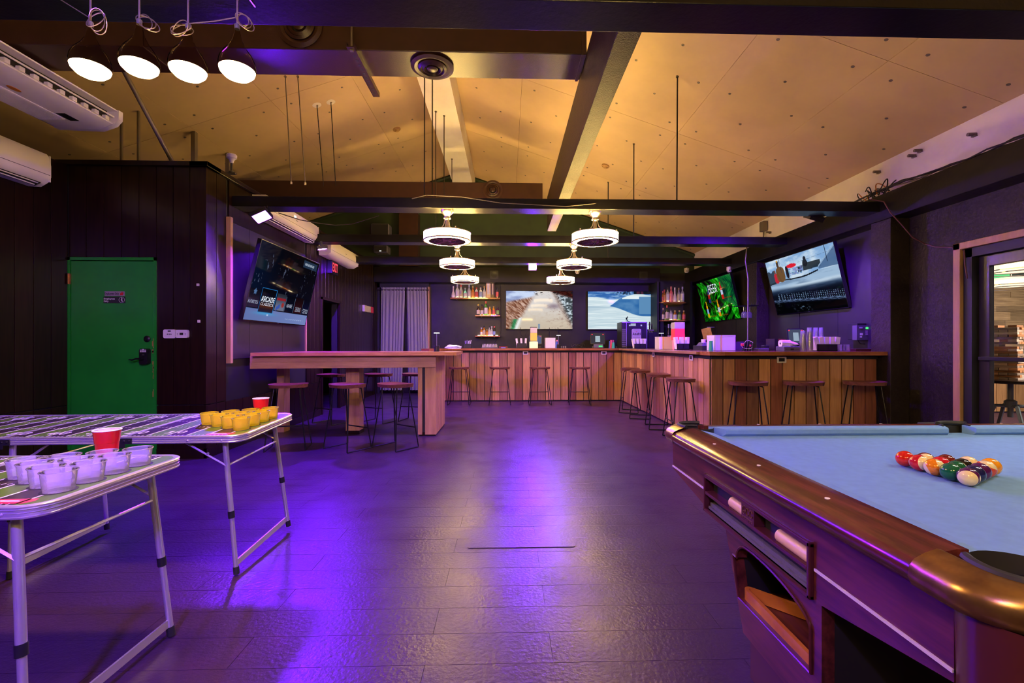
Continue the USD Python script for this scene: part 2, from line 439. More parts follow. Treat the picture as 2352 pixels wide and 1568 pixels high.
# end wall, gable, soffit
we = struct_root('wall_end', 'dark end wall behind the bar with a green gable above')
part('wall_face', bb(-7.2, 4.95, YE, YE + 0.12, 0, 3.0), K['darkwall'], we, smooth=False)
gx = [-7.2, -1.19, 5.0]
part('gable', prism([(gx[0], 3.0), (gx[0], ceil_z(gx[0]) + 0.03), (gx[1], ceil_z(-1.191) + 0.03), (gx[2], ceil_z(gx[2]) + 0.03), (gx[2], 3.0)], 0.12, frame((0, YE + 0.12, 0), (1, 0, 0), (0, 0, 1))), K['greenwall'], we, smooth=False, label='dark green gable')
part('gable_trim', [rod((-1.19, YE - 0.02, ceil_z(-1.19) - 0.05), (4.75, YE - 0.02, ceil_z(4.75) - 0.05), 0.035, 4), rod((-1.19, YE - 0.02, ceil_z(-1.19) - 0.05), (-7, YE - 0.02, ceil_z(-7) - 0.05), 0.035, 4)], K['greenwall'], we, smooth=False)
struct('trim_2', bb(XB, 3.72, YE - 0.42, YE, 2.70, 3.06, 0.004), K['black'], 'black soffit box across the end wall above the bar')
struct('trim_11', bb(3.70, 3.78, YE - 0.5, YE, 0, 2.72), K['blackmatt'], 'black post at the end of the soffit by the corner shelves')

# wall_left: boards on the far-left wall, the partition front with the green door, the partition side
def boards(root, p0, p1, z0, z1, w, n, mats, depth=0.018, gap=0.006, name='wall_board'):
    """Upright boards from p0 to p1 (xy) standing proud of the wall along n."""
    p0, p1, n = np.array(p0, float), np.array(p1, float), np.array(n, float)
    L = np.linalg.norm(p1 - p0)
    d = (p1 - p0) / L
    k = max(1, int(round(L / w)))
    w = L / k
    for i in range(k):
        c = p0 + d * (i + 0.5) * w + n * depth / 2
        dp = depth + rng.uniform(-0.0015, 0.0015)
        part(name, box((c[0], c[1], (z0 + z1) / 2), (w - gap, dp, z1 - z0), 0.002, math.degrees(math.atan2(d[1], d[0]))), mats[rng.integers(len(mats))], root, smooth=False)


wl = struct_root('wall_left', 'dark glossy boarded wall beside the air conditioners')
part('wall_face', bb(XW - 0.15, XW, -3, YB + 0.1, 0, ZW), K['blackmatt'], wl, smooth=False)
boards(wl, (XW, YB - 0.01), (XW, 2.5), 0.0, 0.56, 0.168, (1, 0), [K['panel']])
boards(wl, (XW, YB - 0.01), (XW, 2.5), 0.57, ZW, 0.168, (1, 0), [K['panel']])
wf = struct_root('wall_front_partition', 'dark boarded partition wall around the green door')
part('wall_face', [bb(XW, -4.615, YB + 0.02, YB + 0.1, 0, ZW), bb(-3.715, XB - 0.04, YB + 0.02, YB + 0.1, 0, ZW), bb(-4.615, -3.715, YB + 0.02, YB + 0.1, 2.125, ZW)], K['blackmatt'], wf, smooth=False)
boards(wf, (-3.71, YB + 0.02), (XB, YB + 0.02), 0.57, ZW, 0.165, (0, -1), [K['panel']])
boards(wf, (-3.71, YB + 0.02), (XB, YB + 0.02), 0.0, 0.56, 0.165, (0, -1), [K['panel']])
boards(wf, (-4.615, YB + 0.02), (-3.71, YB + 0.02), 2.128, ZW, 0.165, (0, -1), [K['panel']])
part('wall_cap', bb(XW - 0.1, XB + 0.03, YB - 0.03, YB + 0.2, ZW, ZW + 0.05, 0.004), K['panel'], wf, smooth=False)
ws_ = struct_root('wall_side_partition', 'dark boarded side wall running back past the tilted television to the curtain')
part('wall_face', [bb(XB - 0.14, XB - 0.02, YB + 0.1, 7.93, 0, ZW), bb(XB - 0.14, XB - 0.02, 8.72, YE, 0, ZW), bb(XB - 0.14, XB - 0.02, 7.93, 8.72, 1.98, ZW)], K['blackmatt'], ws_, smooth=False)
for a, b, z0, z1 in ((YB, 5.27, .57, ZW), (YB, 7.93, 0, .56), (7.33, 7.93, .57, ZW), (7.93, 8.72, 1.99, ZW), (8.72, YE - .02, .57, ZW), (8.72, YE - .02, 0, .56)):
    boards(ws_, (XB - 0.02, a + 0.004), (XB - 0.02, b - 0.004), z0, z1, 0.165, (1, 0), [K['panel']])
part('wall_cap', bb(XB - 0.16, XB + 0.03, YB - 0.03, YE, ZW, ZW + 0.05, 0.004), K['panel'], ws_, smooth=False)
part('opening_back', bb(XB - 1.4, XB - 1.35, 7.5, 9.2, 0, 2.4), K['blackmatt'], ws_, smooth=False)
part('opening_trim', [bb(XB - 0.03, XB + 0.02, 7.89, 7.93, 0, 2.02), bb(XB - 0.03, XB + 0.02, 8.72, 8.76, 0, 2.02), bb(XB - 0.03, XB + 0.02, 7.89, 8.76, 1.98, 2.03)], K['panel'], ws_, smooth=False)
# the satin television backing panel, three sheets, with a pale post at its near end and a copper strip at the far end
for a, b in ((5.32, 5.72), (5.725, 6.54), (6.545, 7.26)):
    part('backing_panel', bb(XB - 0.02, XB + 0.004, a, b, 1.04, 2.62), K['panel2'], ws_, smooth=False)
part('backing_panel', bb(XB - 0.02, XB - 0.002, 5.32, 7.26, 2.625, ZW), K['panel'], ws_, smooth=False)
struct('trim_3', bb(XB - 0.01, XB + 0.045, 5.27, 5.315, 0.99, 2.66, 0.003), K['trim'], 'pale upright wooden edge strip at the near end of the television panel')
struct('trim_4', bb(XB - 0.01, XB + 0.02, 7.27, 7.30, 1.09, 2.5), K['trim'], 'thin coppery upright strip at the far end of the television panel')
struct('trim_5', [bb(XW, XW + 0.03, 2.5, YB, 0, 0.10), bb(-3.70, XB + 0.01, YB - 0.012, YB + 0.02, 0, 0.10), bb(XB - 0.02, XB + 0.012, YB - 0.012, 7.89, 0, 0.10)], K['panel'], 'dark skirting board along the boarded walls')
struct('wall_outer', [bb(-7.35, -7.2, -3, 11.5, 0, 3.6), bb(-7.3, 9.6, -3.15, -3, 0, 5.6)], K['darkwall'], 'outer walls behind the partition and behind the viewer')

# wall_right: plaster, two pilasters, dark lintel, white strip above
wr = struct_root('wall_right', 'rough dark plaster wall with pilasters under a dark lintel')
part('wall_face', [bb(XR, XR + 0.16, 4.62, YE, 0, 3.6), bb(XR, XR + 0.16, -3, 4.62, 2.20, 3.6), bb(XR, XR + 0.16, -3, 2.6, 0, 2.2)], K['plaster'], wr, smooth=False)
part('pilaster', bb(4.52, XR, 5.24, 5.53, 0, 2.70, 0.006), K['plaster'], wr, smooth=False)
part('pilaster', bb(4.52, XR, 8.12, 8.46, 0, 2.70, 0.006), K['plaster'], wr, smooth=False)
for k, y0 in enumerate((5.54, 6.39, 7.25)):
    part('wall_sheet', bb(XR - 0.012, XR + 0.01, y0, y0 + 0.845, 1.04, 2.70), K['panel2'], wr, smooth=False)
for k, y0 in enumerate((8.47, 9.3, 10.2)):
    part('wall_sheet', bb(XR - 0.012, XR + 0.01, y0, y0 + 0.82, 1.04, 2.70), K['darkwall'], wr, smooth=False)
struct('trim_6', bb(4.50, XR + 0.02, -3, YE, 2.70, 3.01, 0.006), K['black'], 'deep dark lintel running along the plaster wall')
struct('trim_7', bb(XR - 0.012, XR + 0.02, -3, YE, 3.01, 3.52), K['white'], 'white painted strip between lintel and ceiling')

# cross beams
for k, (y0, y1, x0) in enumerate(((2.115, 2.32, -7), (5.37, 5.60, XB), (7.19, 7.42, XB), (9.0, 9.24, XB))):
    w = ['across the top of the picture', 'carrying the nearest pair of ring lamps', 'carrying the middle pair of ring lamps', 'carrying the farthest pair of ring lamps'][k]
    struct('beam', bb(x0, 4.52, y0, y1, ZBEAM, ZBEAM + (0.12 if k else 0.2), 0.004), K['black'], 'flat black painted cross beam ' + w, smooth=False)
# the long brown beam
struct('beam', bb(0.655, 0.80, -3, 7.45, 3.06, 3.62, 0.004), K['beam'], 'long brown rough-faced beam running into the room')

# ------------------------------------------------------------------ ducts, diffusers, rods
def duct(name, label, x0, x1, y0, y1, z0, z1, seams):
    t = thing(name, label, 'duct')
    part('casing', bb(x0, x1, y0, y1, z0, z1, 0.006), K['brown'], t, smooth=False)
    for s in seams:
        part('flange', bb(s - 0.012, s + 0.012, y0 - 0.008, y1 + 0.008, z0 - 0.008, z1 + 0.008), K['brown'], t, smooth=False)
    return t


duct('air_duct', 'long square brown air duct hung across the room near the top of the picture', -5.3, 0.65, 3.70, 4.06, 3.575, 4.02, (-2.9, 0.62))
duct('air_duct', 'farther brown air duct crossing just above the nearest lamp beam', -4.9, 0.65, 8.35, 8.7, 3.72, 4.17, (-1.3,))
d0 = thing('duct_diffuser', 'round brown ringed air diffuser half hidden behind the top beam', 'air diffuser', frame((-1.66, 3.70, 3.76), (1, 0, 0), (0, 0, 1)), 'round duct diffusers')
part('rim', lathe([(0.175, 0), (0.18, 0.012), (0.15, 0.022), (0.125, 0.014), (0.125, 0.0)], 40), K['brown'], d0)
for r in (0.10, 0.07):
    part('cone_ring', lathe([(r + 0.018, 0.004), (r + 0.02, 0.022), (r, 0.034), (r - 0.012, 0.012)], 36), K['brown'], d0)
part('back_plate', lathe([(0.125, 0.001), (0.0, 0.001)], 30), K['blackmatt'], d0)
part('center_cap', lathe([(0.045, 0.002), (0.046, 0.028), (0.03, 0.038), (0.0, 0.04)], 24), K['brown'], d0)
dup(d0, frame((-0.635, 3.885, 3.57), (1, 0, 0), (0, -1, 0)), 'round ringed air diffuser under the near brown duct')
dup(d0, frame((-0.265, 8.35, 4.03), (1, 0, 0), (0, 0, 1)), 'small looking round diffuser on the face of the farther brown duct')
t = thing('strut_hanger', 'slotted steel channel with a rod hanging in front of the near brown duct', 'hanger')
hx = P(862, 195, z=3.55)
part('channel', [bb(-1.26, -1.20, 3.60, 4.32, 3.535, 3.545), bb(-1.26, -1.255, 3.60, 4.32, 3.545, 3.575), bb(-1.205, -1.20, 3.60, 4.32, 3.545, 3.575)], K['brown'], t, smooth=False)
part('slots', [bb(-1.24, -1.22, 3.64 + .06 * k, 3.67 + .06 * k, 3.534, 3.536) for k in range(11)], K['blackmatt'], t, smooth=False, kind='stuff')
part('hanger_rod', [rod((-1.23, 3.635, 3.53), (-1.23, 3.635, 5.3), 0.008), box((-1.23, 3.635, 3.53), (0.025, 0.025, 0.012))], K['galv'], t)


def hang(name, label, top, bot, r=0.006, patch=False, nut=False, group=None):
    t = thing(name, label, 'rod', group=group)
    part('rod', rod(bot, top, r, 8), K['cable'] if not nut else K['galv'], t)
    part('ceiling_nut', lathe([(0.018, -0.012), (0.018, 0.006)], 8, top), K['galv'], t, smooth=False)
    if patch:
        part('plaster_patch', xf(lathe([(0.07, 0), (0.055, -0.004), (0.0, -0.005)], 11), frame(np.array(top) - [0, 0, .004], (1, 0, 0.338), (0, 1, 0))), K['white'], t)
    if nut:
        part('end_nut', lathe([(0.014, -0.02), (0.014, 0.01)], 6, bot), K['plastic'], t, smooth=False)


def ceil_hit(x, y):
    a, b = P(x, y, Y=1.0), np.array([0, 0, EYE])
    r = a - b
    k = 3.898 / (r[2] + .338 * r[0])
    if k * r[0] < -1.19:
        k = 4.702 / (r[2] - .338 * r[0])
    return b + k * r


for x, y, zb, w in ((1556, 175, 2.93, 'holding the nearest lamp beam'), (1456, 330, 2.93, 'holding the middle lamp beam'), (1397, 418, 2.93, 'holding the farthest lamp beam')):
    p = ceil_hit(x, y)
    hang('hanger_rod', 'thin dark rod on the open ceiling slope, ' + w, p, (p[0], p[1] + .02, zb), 0.009)
for x, y, zb, w in ((975, 150, 2.93, 'nearest of four beside the ridge beam'), (993, 228, 2.93, 'second of four under the ridge beam'), (1001, 257, 2.93, 'third of four under the ridge beam'), (1020, 270, 2.93, 'fourth of four under the ridge beam')):
    Yp = (5.42, 5.55, 7.25, 7.38)[['n', 's', 't', 'f'].index(w[0]) if w[0] != 'f' else 3]
    p = P(x, y, Y=Yp)
    p[2] = 4.9 if -1.25 < p[0] < -0.8 else ceil_z(p[0])
    hang('hanger_rod', 'thin dark rod, ' + w, p, (p[0], Yp, zb), 0.007)
p = P(1038, 375, Y=9.1)
hang('hanger_rod', 'short thin dark rod, farthest under the ridge beam', (p[0], 9.1, 4.9), (p[0], 9.1, 2.93), 0.007)
for (x, y), (xb, yb), pt, w in (((655, 175), (669, 419), False, 'first of the pair without white patches'), ((684, 175), (701, 421), False, 'second of the pair without white patches'), ((728, 241), (743, 421), True, 'white patch on top, farther from the ridge'), ((760, 234), (771, 421), True, 'white patch on top, nearer the ridge')):
    top = ceil_hit(x, y)
    bot = P(xb, yb, Y=top[1] + 0.05)
    hang('hanger_rod', 'slanting thin rod over the partition side, ' + w, top, bot if not pt else P(xb, yb + 6, Y=top[1] + .05), 0.007, pt, not pt)

# posts standing on the partition
for (x, yt, yb), w, r in (((446, 303, 382), 'square', 0.03), ((279, 262, 382), 'thin', 0.012), ((318, 255, 382), 'thin round', 0.012), ((524, 352, 388), 'short square', 0.03)):
    b = ceil_hit(x, yt)
    topz = b[2]
    b[2] = 2.6
    single('support_post', bb(b[0] - r, b[0] + r, b[1] - r, b[1] + r, b[2], topz), K['galv'], {446: 'square steel post standing up from behind the partition cap, near its corner', 279: 'thin steel post rising behind the partition above the green door', 318: 'thin round post second along behind the partition above the door', 524: 'short square post on the side partition beside the white siren'}[x], 'post', smooth=False)
a, b = P(300, 192, Y=4.7), P(402, 383, Y=5.25)
single('brace_pole', rod(a + (a - b) * 0.6, b, 0.022, 12), K['galv'], 'long slanting steel pole running down to the top of the partition', 'pole')
a = P(532, 386, Y=5.6)
t = thing('siren', 'small white siren horn standing on the partition cap', 'siren', a)
part('horn', lathe([(0.018, 0.06), (0.03, 0.10), (0.055, 0.12), (0.058, 0.155), (0.05, 0.165), (0, 0.165)], 20), K['plastic'], t)
part('foot', [lathe([(0.03, -0.06), (0.03, -0.04), (0.012, -0.03), (0.012, 0.06)], 14), bb(-.05, .05, -.02, .02, -0.075, -0.055)], K['greyp'], t)
for x, y, w in ((911, 296, 'left'), (1391, 380, 'right')):
    p = ceil_hit(x, y)
    sg_ = -1 if p[0] < -1.19 else 1
    t = thing('smoke_detector', f'round brown smoke detector on the {"slope beside the ridge beam" if sg_ < 0 else "slope beyond the long brown beam"}', 'smoke detector', frame(p, (1, 0, -0.338 * sg_), (0, -1, 0)))
    part('base', lathe([(0.07, 0.0), (0.072, 0.02), (0.05, 0.03)], 24), K['trim'], t)
    part('cap', lathe([(0.045, 0.028), (0.03, 0.05), (0, 0.052)], 20), K['trim'], t)

# ------------------------------------------------------------------ ring lamps
def ring_lamp(M, label, glowmat=None, top=True):
    glowmat = glowmat or K['ring']
    t = thing('ring_lamp', label, 'lamp', M, 'round ring lamps over the bar floor')
    R = 0.279
    part('shade', lathe([(R - 0.012, 0.012), (R, 0.014), (R, 0.098), (R - 0.004, 0.10)], 56), glowmat, t)
    if top:
        part('top_light', lathe([(R - 0.004, 0.0995), (R - 0.056, 0.0995)], 56), K['ringup'], t)
    part('rim', [tube([(R * math.cos(a), R * math.sin(a), 0.008) for a in np.linspace(0, 2 * math.pi, 48, False)], 0.007, 6, True), tube([(R * math.cos(a), R * math.sin(a), 0.104) for a in np.linspace(0, 2 * math.pi, 48, False)], 0.005, 6, True)], K['nickel'], t)
    for k in range(3):
        aa = np.radians(np.linspace(k * 120 + 6, k * 120 + 114, 20))
        v = [(r * math.cos(a), r * math.sin(a), 0.004) for a in aa for r in (R - 0.055, R - 0.014)]
        f = [q for i in range(19) for q in ([2 * i, 2 * i + 2, 2 * i + 1], [2 * i + 1, 2 * i + 2, 2 * i + 3])]
        part('under_light', trimesh.Trimesh(v, f, process=False), K['ring'], t, smooth=False)
    part('cage', [lathe([(R - 0.06, 0.0), (R - 0.06, 0.10)], 40), lathe([(0, 0.085), (R - 0.06, 0.085)], 40)] + [tube([(r * math.cos(a), r * math.sin(a), 0.002) for a in np.linspace(0, 2 * math.pi, 36, False)], 0.002, 4, True) for r in (0.05, 0.10, 0.15, 0.2)] + [rod((.02 * math.cos(a), .02 * math.sin(a), .002), (.22 * math.cos(a), .22 * math.sin(a), .002), .0025, 4) for a in np.radians(np.arange(0, 360, 30))], K['nickel'], t)
    part('fan_hub', lathe([(0, 0.01), (0.045, 0.01), (0.06, 0.03), (0.06, 0.11), (0.05, 0.14), (0.022, 0.19), (0.018, 0.26)], 24), K['nickel'], t)
    for k in range(3):
        a = math.radians(k * 120 + 40)
        e = np.array([math.cos(a), math.sin(a), 0])
        pts = [e * r + [0, 0, z] for r, z in ((0.028, 0.265), (0.045, 0.20), (0.09, 0.15), (0.16, 0.118), (0.235, 0.108), (R - 0.02, 0.105))]
        part('arm', [tube(pts, 0.006, 6), box(e * (R - 0.02) + [0, 0, 0.115], (0.014, 0.014, 0.035))], K['nickel'], t)
    part('canopy', lathe([(0.024, 0.255), (0.03, 0.27), (0.045, 0.275), (0.045, 0.29), (0.03, 0.295), (0.035, 0.31), (0.06, 0.335), (0.075, 0.355), (0.078, 0.372), (0, 0.372)], 28), K['nickel'], t)
    return t


zl = ZBEAM - 0.372
lamps = [(-0.72, 5.485, 'curtain side, nearest the camera'), (1.064, 5.485, 'television side, nearest the camera'), (-0.80, 7.305, 'curtain side, middle'), (1.077, 7.305, 'television side, middle'), (-0.845, 9.12, 'curtain side, farthest'), (1.074, 9.12, 'television side, farthest')]
lamp0 = None
for k, (x, y, w) in enumerate(lamps):
    s_w, d_w = w.split(', ')
    lab = f'glowing ring ceiling lamp on the {"nearest" if k < 2 else "middle" if k < 4 else "farthest"} beam, in the row {"above the bottle shelves" if k % 2 == 0 else "toward the big wall screens"}'
    lamp0 = ring_lamp(rz(20, (x, y, zl)), lab) if k == 0 else (dup(lamp0, rz(20 + 37 * k, (x, y, zl)), lab), lamp0)[1]

for k, x in enumerate((-0.72, 1.06)):   # unseen pair added behind the eye to throw warm light forward
    ring_lamp(rz(11 * k, (x, -1.3, zl)), f'added unseen ring ceiling lamp behind the viewer, on the {"pong" if k == 0 else "pool"} table side', K['ringrear'], False)

# ------------------------------------------------------------------ drop pendants
pend_w = ['nearest the big ceiling air conditioner', 'second from the air conditioner', 'second from the duct diffuser', 'nearest the duct diffuser']
for k, (bx, by, cx, cy_) in enumerate(((208, 155, 208, 35), (320, 150, 323, 40), (432, 160, 434, 55), (545, 160, 547, 36))):
    q = P(bx, by, Y=1.90)
    t = thing('drop_pendant', 'glowing glass teardrop pendant lamp, ' + pend_w[k], 'pendant lamp', rz(0, q) @ np.diag([.856, .856, .856, 1]), 'teardrop pendant lamps')
    prof = [(0.074, -0.005), (0.080, 0.016), (0.076, 0.042), (0.06, 0.075), (0.038, 0.105), (0.021, 0.14), (0.013, 0.175), (0.011, 0.195)]
    part('glass', lathe(prof, 36), K['pend'], t)
    part('bulb', lathe([(0, -0.05), (0.03, -0.046), (0.055, -0.034), (0.072, -0.016), (0.0765, -0.002)], 36), K['bulb'], t)
    part('bulb_plate', lathe([(0.0765, -0.002), (0.070, 0.003), (0, 0.004)], 36), K['bulbtop'], t)
    part('cap', lathe([(0.011, 0.193), (0.012, 0.215), (0.004, 0.222), (0, 0.222)], 14), K['greyp'], t)
    part('cord', rod((0, 0, 0.22), (0.0, 0, (2.737 - q[2]) / .856), 0.0042, 8), K['clearcord'], t)
    part('grip', lathe([(0.006, 0.335), (0.009, 0.34), (0.009, 0.35), (0.006, 0.358)], 10), K['steel'], t)
    cc = (P(cx + (12 if k in (0, 1, 3) else -20), cy_ + 10, Y=1.90) - q) / .856
    r0 = np.random.default_rng(k)
    loops = []
    for j in range(3):
        rx, rzz, ph = 0.03 + .012 * r0.random() + (.016 if k == 2 else 0), 0.045 + .015 * r0.random(), r0.random() * 0.5
        tilt = (-.4, .6, 1.3, .25)[k] + ph
        pts = [cc + [rx * .7 * math.cos(a) * math.cos(tilt) - rzz * math.sin(a) * math.sin(tilt), 0.02 * math.sin(a + j) + .006 * j, rx * .7 * math.cos(a) * math.sin(tilt) + rzz * math.sin(a) * math.cos(tilt)] for a in np.linspace(0, 2 * math.pi, 28, False)]
        loops.append(tube(pts, 0.0022, 6, True))
    part('coiled_cord', loops, K['clearcord'], t)
a, b = P(434, 54, Y=1.90), P(547, 39, Y=1.90)
single('tie_wire', tube([a, (a + b) / 2 - [0, 0, .004], b], 0.0022, 6), K['clearcord'], 'thin wire tied between the cords of two pendants nearer the duct diffuser', 'wire')
a, b = P(145, 3, Y=1.90), P(208, 42, Y=1.90)
single('tie_wire', tube([a + (a - b) * .6, b], 0.0022, 6), K['clearcord'], 'thin wire running up from the cord of the pendant nearest the air conditioner', 'wire')
t = thing('pendant_board', 'dark board that the teardrop pendants hang from, with a violet glowing end', 'board')
e, e0 = P(585, 29, Y=2.10), P(190, 29, Y=2.10)
part('board', bb(e0[0], e[0], 1.62, 2.10, 2.737, 2.757), K['black'], t, smooth=False)
part('edge_light', bb(e[0], e[0] + 0.004, 1.62, 2.10, 2.738, 2.742), K['led'], t, smooth=False)

# ------------------------------------------------------------------ purple floods
def flood(name_label, at, aim, w=0.16, h=0.12, roll=None, hood=0.05):
    """A flat black floodlight with a shallow hood: its lit face points along aim."""
    n = np.array(aim, float)
    n /= np.linalg.norm(n)
    ex = np.cross([0, 0, 1.0], n) if abs(n[2]) < 0.99 else np.array([1.0, 0, 0])
    ey = np.cross(n, ex)
    if roll:
        ca, sa = math.cos(math.radians(roll)), math.sin(math.radians(roll))
        ex, ey = ex * ca + ey * sa, ey * ca - ex * sa
    t = thing('flood_light', name_label, 'flood light', frame(at, ex, ey), 'purple floodlights')
    part('housing', [bb(-w / 2 - .015, w / 2 + .015, -h / 2 - .015, h / 2 + .015, -0.045, -0.012, 0.004), bb(-w / 2 - .012, -w / 2, -h / 2 - .012, h / 2 + .012, -0.02, hood - .01), bb(w / 2, w / 2 + .012, -h / 2 - .012, h / 2 + .012, -0.02, hood - .01), bb(-w / 2, w / 2, h / 2, h / 2 + .012, -0.02, hood - .01), bb(-w / 2, w / 2, -h / 2 - .012, -h / 2, -0.02, hood - .01)], K['blackp'], t, smooth=False)
    part('lit_panel', bb(-w / 2, w / 2, -h / 2, h / 2, -0.012, -0.004), K['flood'], t, smooth=False)
    part('bracket', [bb(-w / 2 - .02, -w / 2 - .012, -.015, .015, -0.10, 0.0), bb(w / 2 + .012, w / 2 + .02, -.015, .015, -0.10, 0.0), bb(-w / 2 - .02, w / 2 + .02, -.015, .015, -0.108, -0.098)], K['blackp'], t, smooth=False)
    return t


FL = [('violet floodlight by the nearest lamp beam, beside the first wall air conditioner', P(601, 497, Y=5.22), (0.55, -0.60, -1.0), 45, .022),
      ('violet floodlight by the middle lamp beam, beside the second wall air conditioner', P(740, 572, Y=7.02), (0.15, 0.15, -1.0), 20, .012),
      ('violet floodlight glowing under the farthest lamp beam over the bar', P(1223, 612, Y=9.28), (0.0, -1.0, -0.75), 0, .05),
      ('violet floodlight tucked behind the nearest lamp beam above the large wall screen', P(1869, 501, Y=5.68), (-0.25, 0.42, -0.9), 30, .035)]
for lab, at, aim, roll, hd in FL:
    flood(lab, at, aim, roll=roll, hood=hd)
flood('violet floodlight behind the viewer on the beer pong side', (-0.7, -0.9, 2.72), (-0.85, 1.75, -1.5), hood=.12, w=.17, h=.14)

# ------------------------------------------------------------------ air conditioners
def split_unit(label, y0, y1, z0, z1, xw, M=None, badge=False, louvre_open=True):
    t = thing('air_conditioner', label, 'air conditioner')
    h, d = z1 - z0, 0.21
    prof = [(0, 0), (d * .55, -0.005), (d * .86, 0.035), (d, 0.085), (d, h * .62), (d * .93, h * .9), (d * .8, h), (0, h)]
    F_ = frame((xw, y0, z0), (1, 0, 0), (0, 0, 1))      # local x out from the wall, y up, z along -y
    F_[:3, 2] = [0, 1, 0]
    m = prism(prof, y1 - y0)
    m = trimesh.Trimesh(np.stack([xw + m.vertices[:, 0], y0 + m.vertices[:, 2], z0 + m.vertices[:, 1]], 1), m.faces[:, ::-1])
    part('case', m, K['plastic'], t, smooth=40)
    part('end_cap', [bb(xw, xw + d * .97, y1 - 0.006, y1 + 0.004, z0 + 0.04, z1 - 0.02), bb(xw, xw + d * .97, y0 - 0.004, y0 + 0.006, z0 + 0.04, z1 - 0.02)], K['plastic'], t, smooth=False)
    part('panel_seam', bb(xw + d - 0.004, xw + d + 0.0015, y0 + .01, y1 - .01, z0 + h * .32, z0 + h * .335), K['greyp'], t, smooth=False)
    dirn = np.array([d * .86 - d * .55, 0.04])
    if louvre_open:
        part('outlet', prism([(d * .52, -0.008), (d * .80, 0.022), (d * .84, 0.018), (d * .56, -0.012)], y1 - y0 - 0.12, frame((xw, y0 + .06 + (y1 - y0 - .12), z0 - 0.001), (1, 0, 0), (0, 0, 1))), K['blackmatt'], t, smooth=False)
        part('louvre', [rod((xw + d * .62, y0 + .08, z0 - 0.006), (xw + d * .62, y1 - .08, z0 - 0.006), 0.008, 6), rod((xw + d * .78, y0 + .08, z0 + 0.008), (xw + d * .78, y1 - .08, z0 + .008), 0.006, 6)], K['plastic'], t)
    part('logo', bb(xw + d, xw + d + 0.001, (y0 + y1) / 2 - 0.03, (y0 + y1) / 2 + .03, z0 + h * .52, z0 + h * .55), K['greyp'], t, smooth=False)
    if badge:
        n1 = text('21', 0.035, frame((xw + d + 0.001, (y0 + y1) / 2 - .05, z0 + h * .68), (0, 1, 0), (0, 0, 1)), 0.001)
        part('display', n1, K['lampled'], t, smooth=False)
    return t


split_unit('white wall air conditioner above the tilted television, showing a lit number', 5.75, 7.25, 2.80, 3.07, XB + 0.02, badge=True)
split_unit('white wall air conditioner behind the second violet floodlight, shut louvre', 7.75, 9.15, 2.71, 2.99, XB + 0.02, louvre_open=False)
split_unit('white wall air conditioner on the far-left boarded wall, below the big ceiling unit', 3.2, 4.52, 2.73, 3.04, XW + 0.02)
t = thing('ceiling_air_conditioner', 'big white slung air conditioner with an open vaned outlet at the upper left', 'air conditioner')
x0, x1, y0, y1, zb = -4.52, -3.90, 2.9, 4.72, 3.36
def alongY(prof, ya, yb):
    m = prism(prof, yb - ya)
    return trimesh.Trimesh(np.stack([m.vertices[:, 0], ya + m.vertices[:, 2], m.vertices[:, 1]], 1), m.faces[:, ::-1])
part('case', alongY([(x0, zb + .02), (x0 + .06, zb), (x1 - .17, zb + .0), (x1 - 0.05, zb + 0.05), (x1 - 0.045, zb + 0.06), (x1 - 0.10, zb + .10), (x1 - .10, zb + .175), (x0, zb + .19)], y0, y1 - .05), K['plastic'], t, smooth=30)
part('top_lip', alongY([(x1 - .12, zb + .175), (x1 - 0.0, zb + .175), (x1 + .005, zb + .185), (x1 - .02, zb + .197), (x1 - .12, zb + .20)], y0, y1 - .02), K['plastic'], t, smooth=30)
part('end_cap', alongY([(x0, zb + .01), (x1 - .17, zb - .004), (x1 - .04, zb + .045), (x1 + .01, zb + .10), (x1 + .012, zb + .19), (x1 - .03, zb + .20), (x0, zb + .20)], y1 - .05, y1), K['plastic'], t, smooth=30)
part('outlet', alongY([(x1 - .105, zb + .09), (x1 - .095, zb + .09), (x1 - .095, zb + .19), (x1 - .105, zb + .19)], y0 + .02, y1 - .06), K['blackmatt'], t, smooth=False)
for k in range(15):
    part('vane', bb(x1 - .098, x1 - .058, y0 + .12 + .113 * k, y0 + .165 + .113 * k, zb + .075, zb + .115, 0.006), K['plastic'], t, smooth=False)
part('flap', rod((x1 - .03, y0 + .03, zb + .118), (x1 - .03, y1 - .06, zb + .118), .008, 8), K['plastic'], t)
part('intake_grille', [bb(x0 + .06, x0 + .30, y0 + .1, y1 - .25, zb - .006, zb + .002)] + [bb(x0 + .065 + .0125 * k, x0 + .070 + .0125 * k, y0 + .1, y1 - .25, zb - .010, zb - .005) for k in range(19)], K['plastic'], t, smooth=False)
part('display_window', bb(x1 - .30, x1 - .22, y1 - .36, y1 - .22, zb - .003, zb + .002), K['blackp'], t, smooth=False)
part('badge', xf(lathe([(0.055, -0.001), (0.05, -0.004), (0, -.004)], 20), frame((x1 - .25, 3.95, zb), (.45, 0, 0), (0, 1, 0)) @ np.diag([.5, 1, 1, 1])), K['rackwood'], t, smooth=False)

# ------------------------------------------------------------------ televisions: lit pictures as a colour per vertex
glow_vertex = material('screen_picture', {'a': ('attribute', {'attribute': 'pic'}), 'e': ('emission', {'strength': E_SCREEN}), 'g': ('glossy_bsdf', {'roughness': 0.04, 'color': (1, 1, 1)}), 'f': ('fresnel', {'IOR': 1.13}), 'm': ('mix_closure', {})},
                       [('a.color', 'e.color'), ('f.fac', 'm.fac'), ('e.emission', 'm.closure1'), ('g.BSDF', 'm.closure2')], 'm.closure')


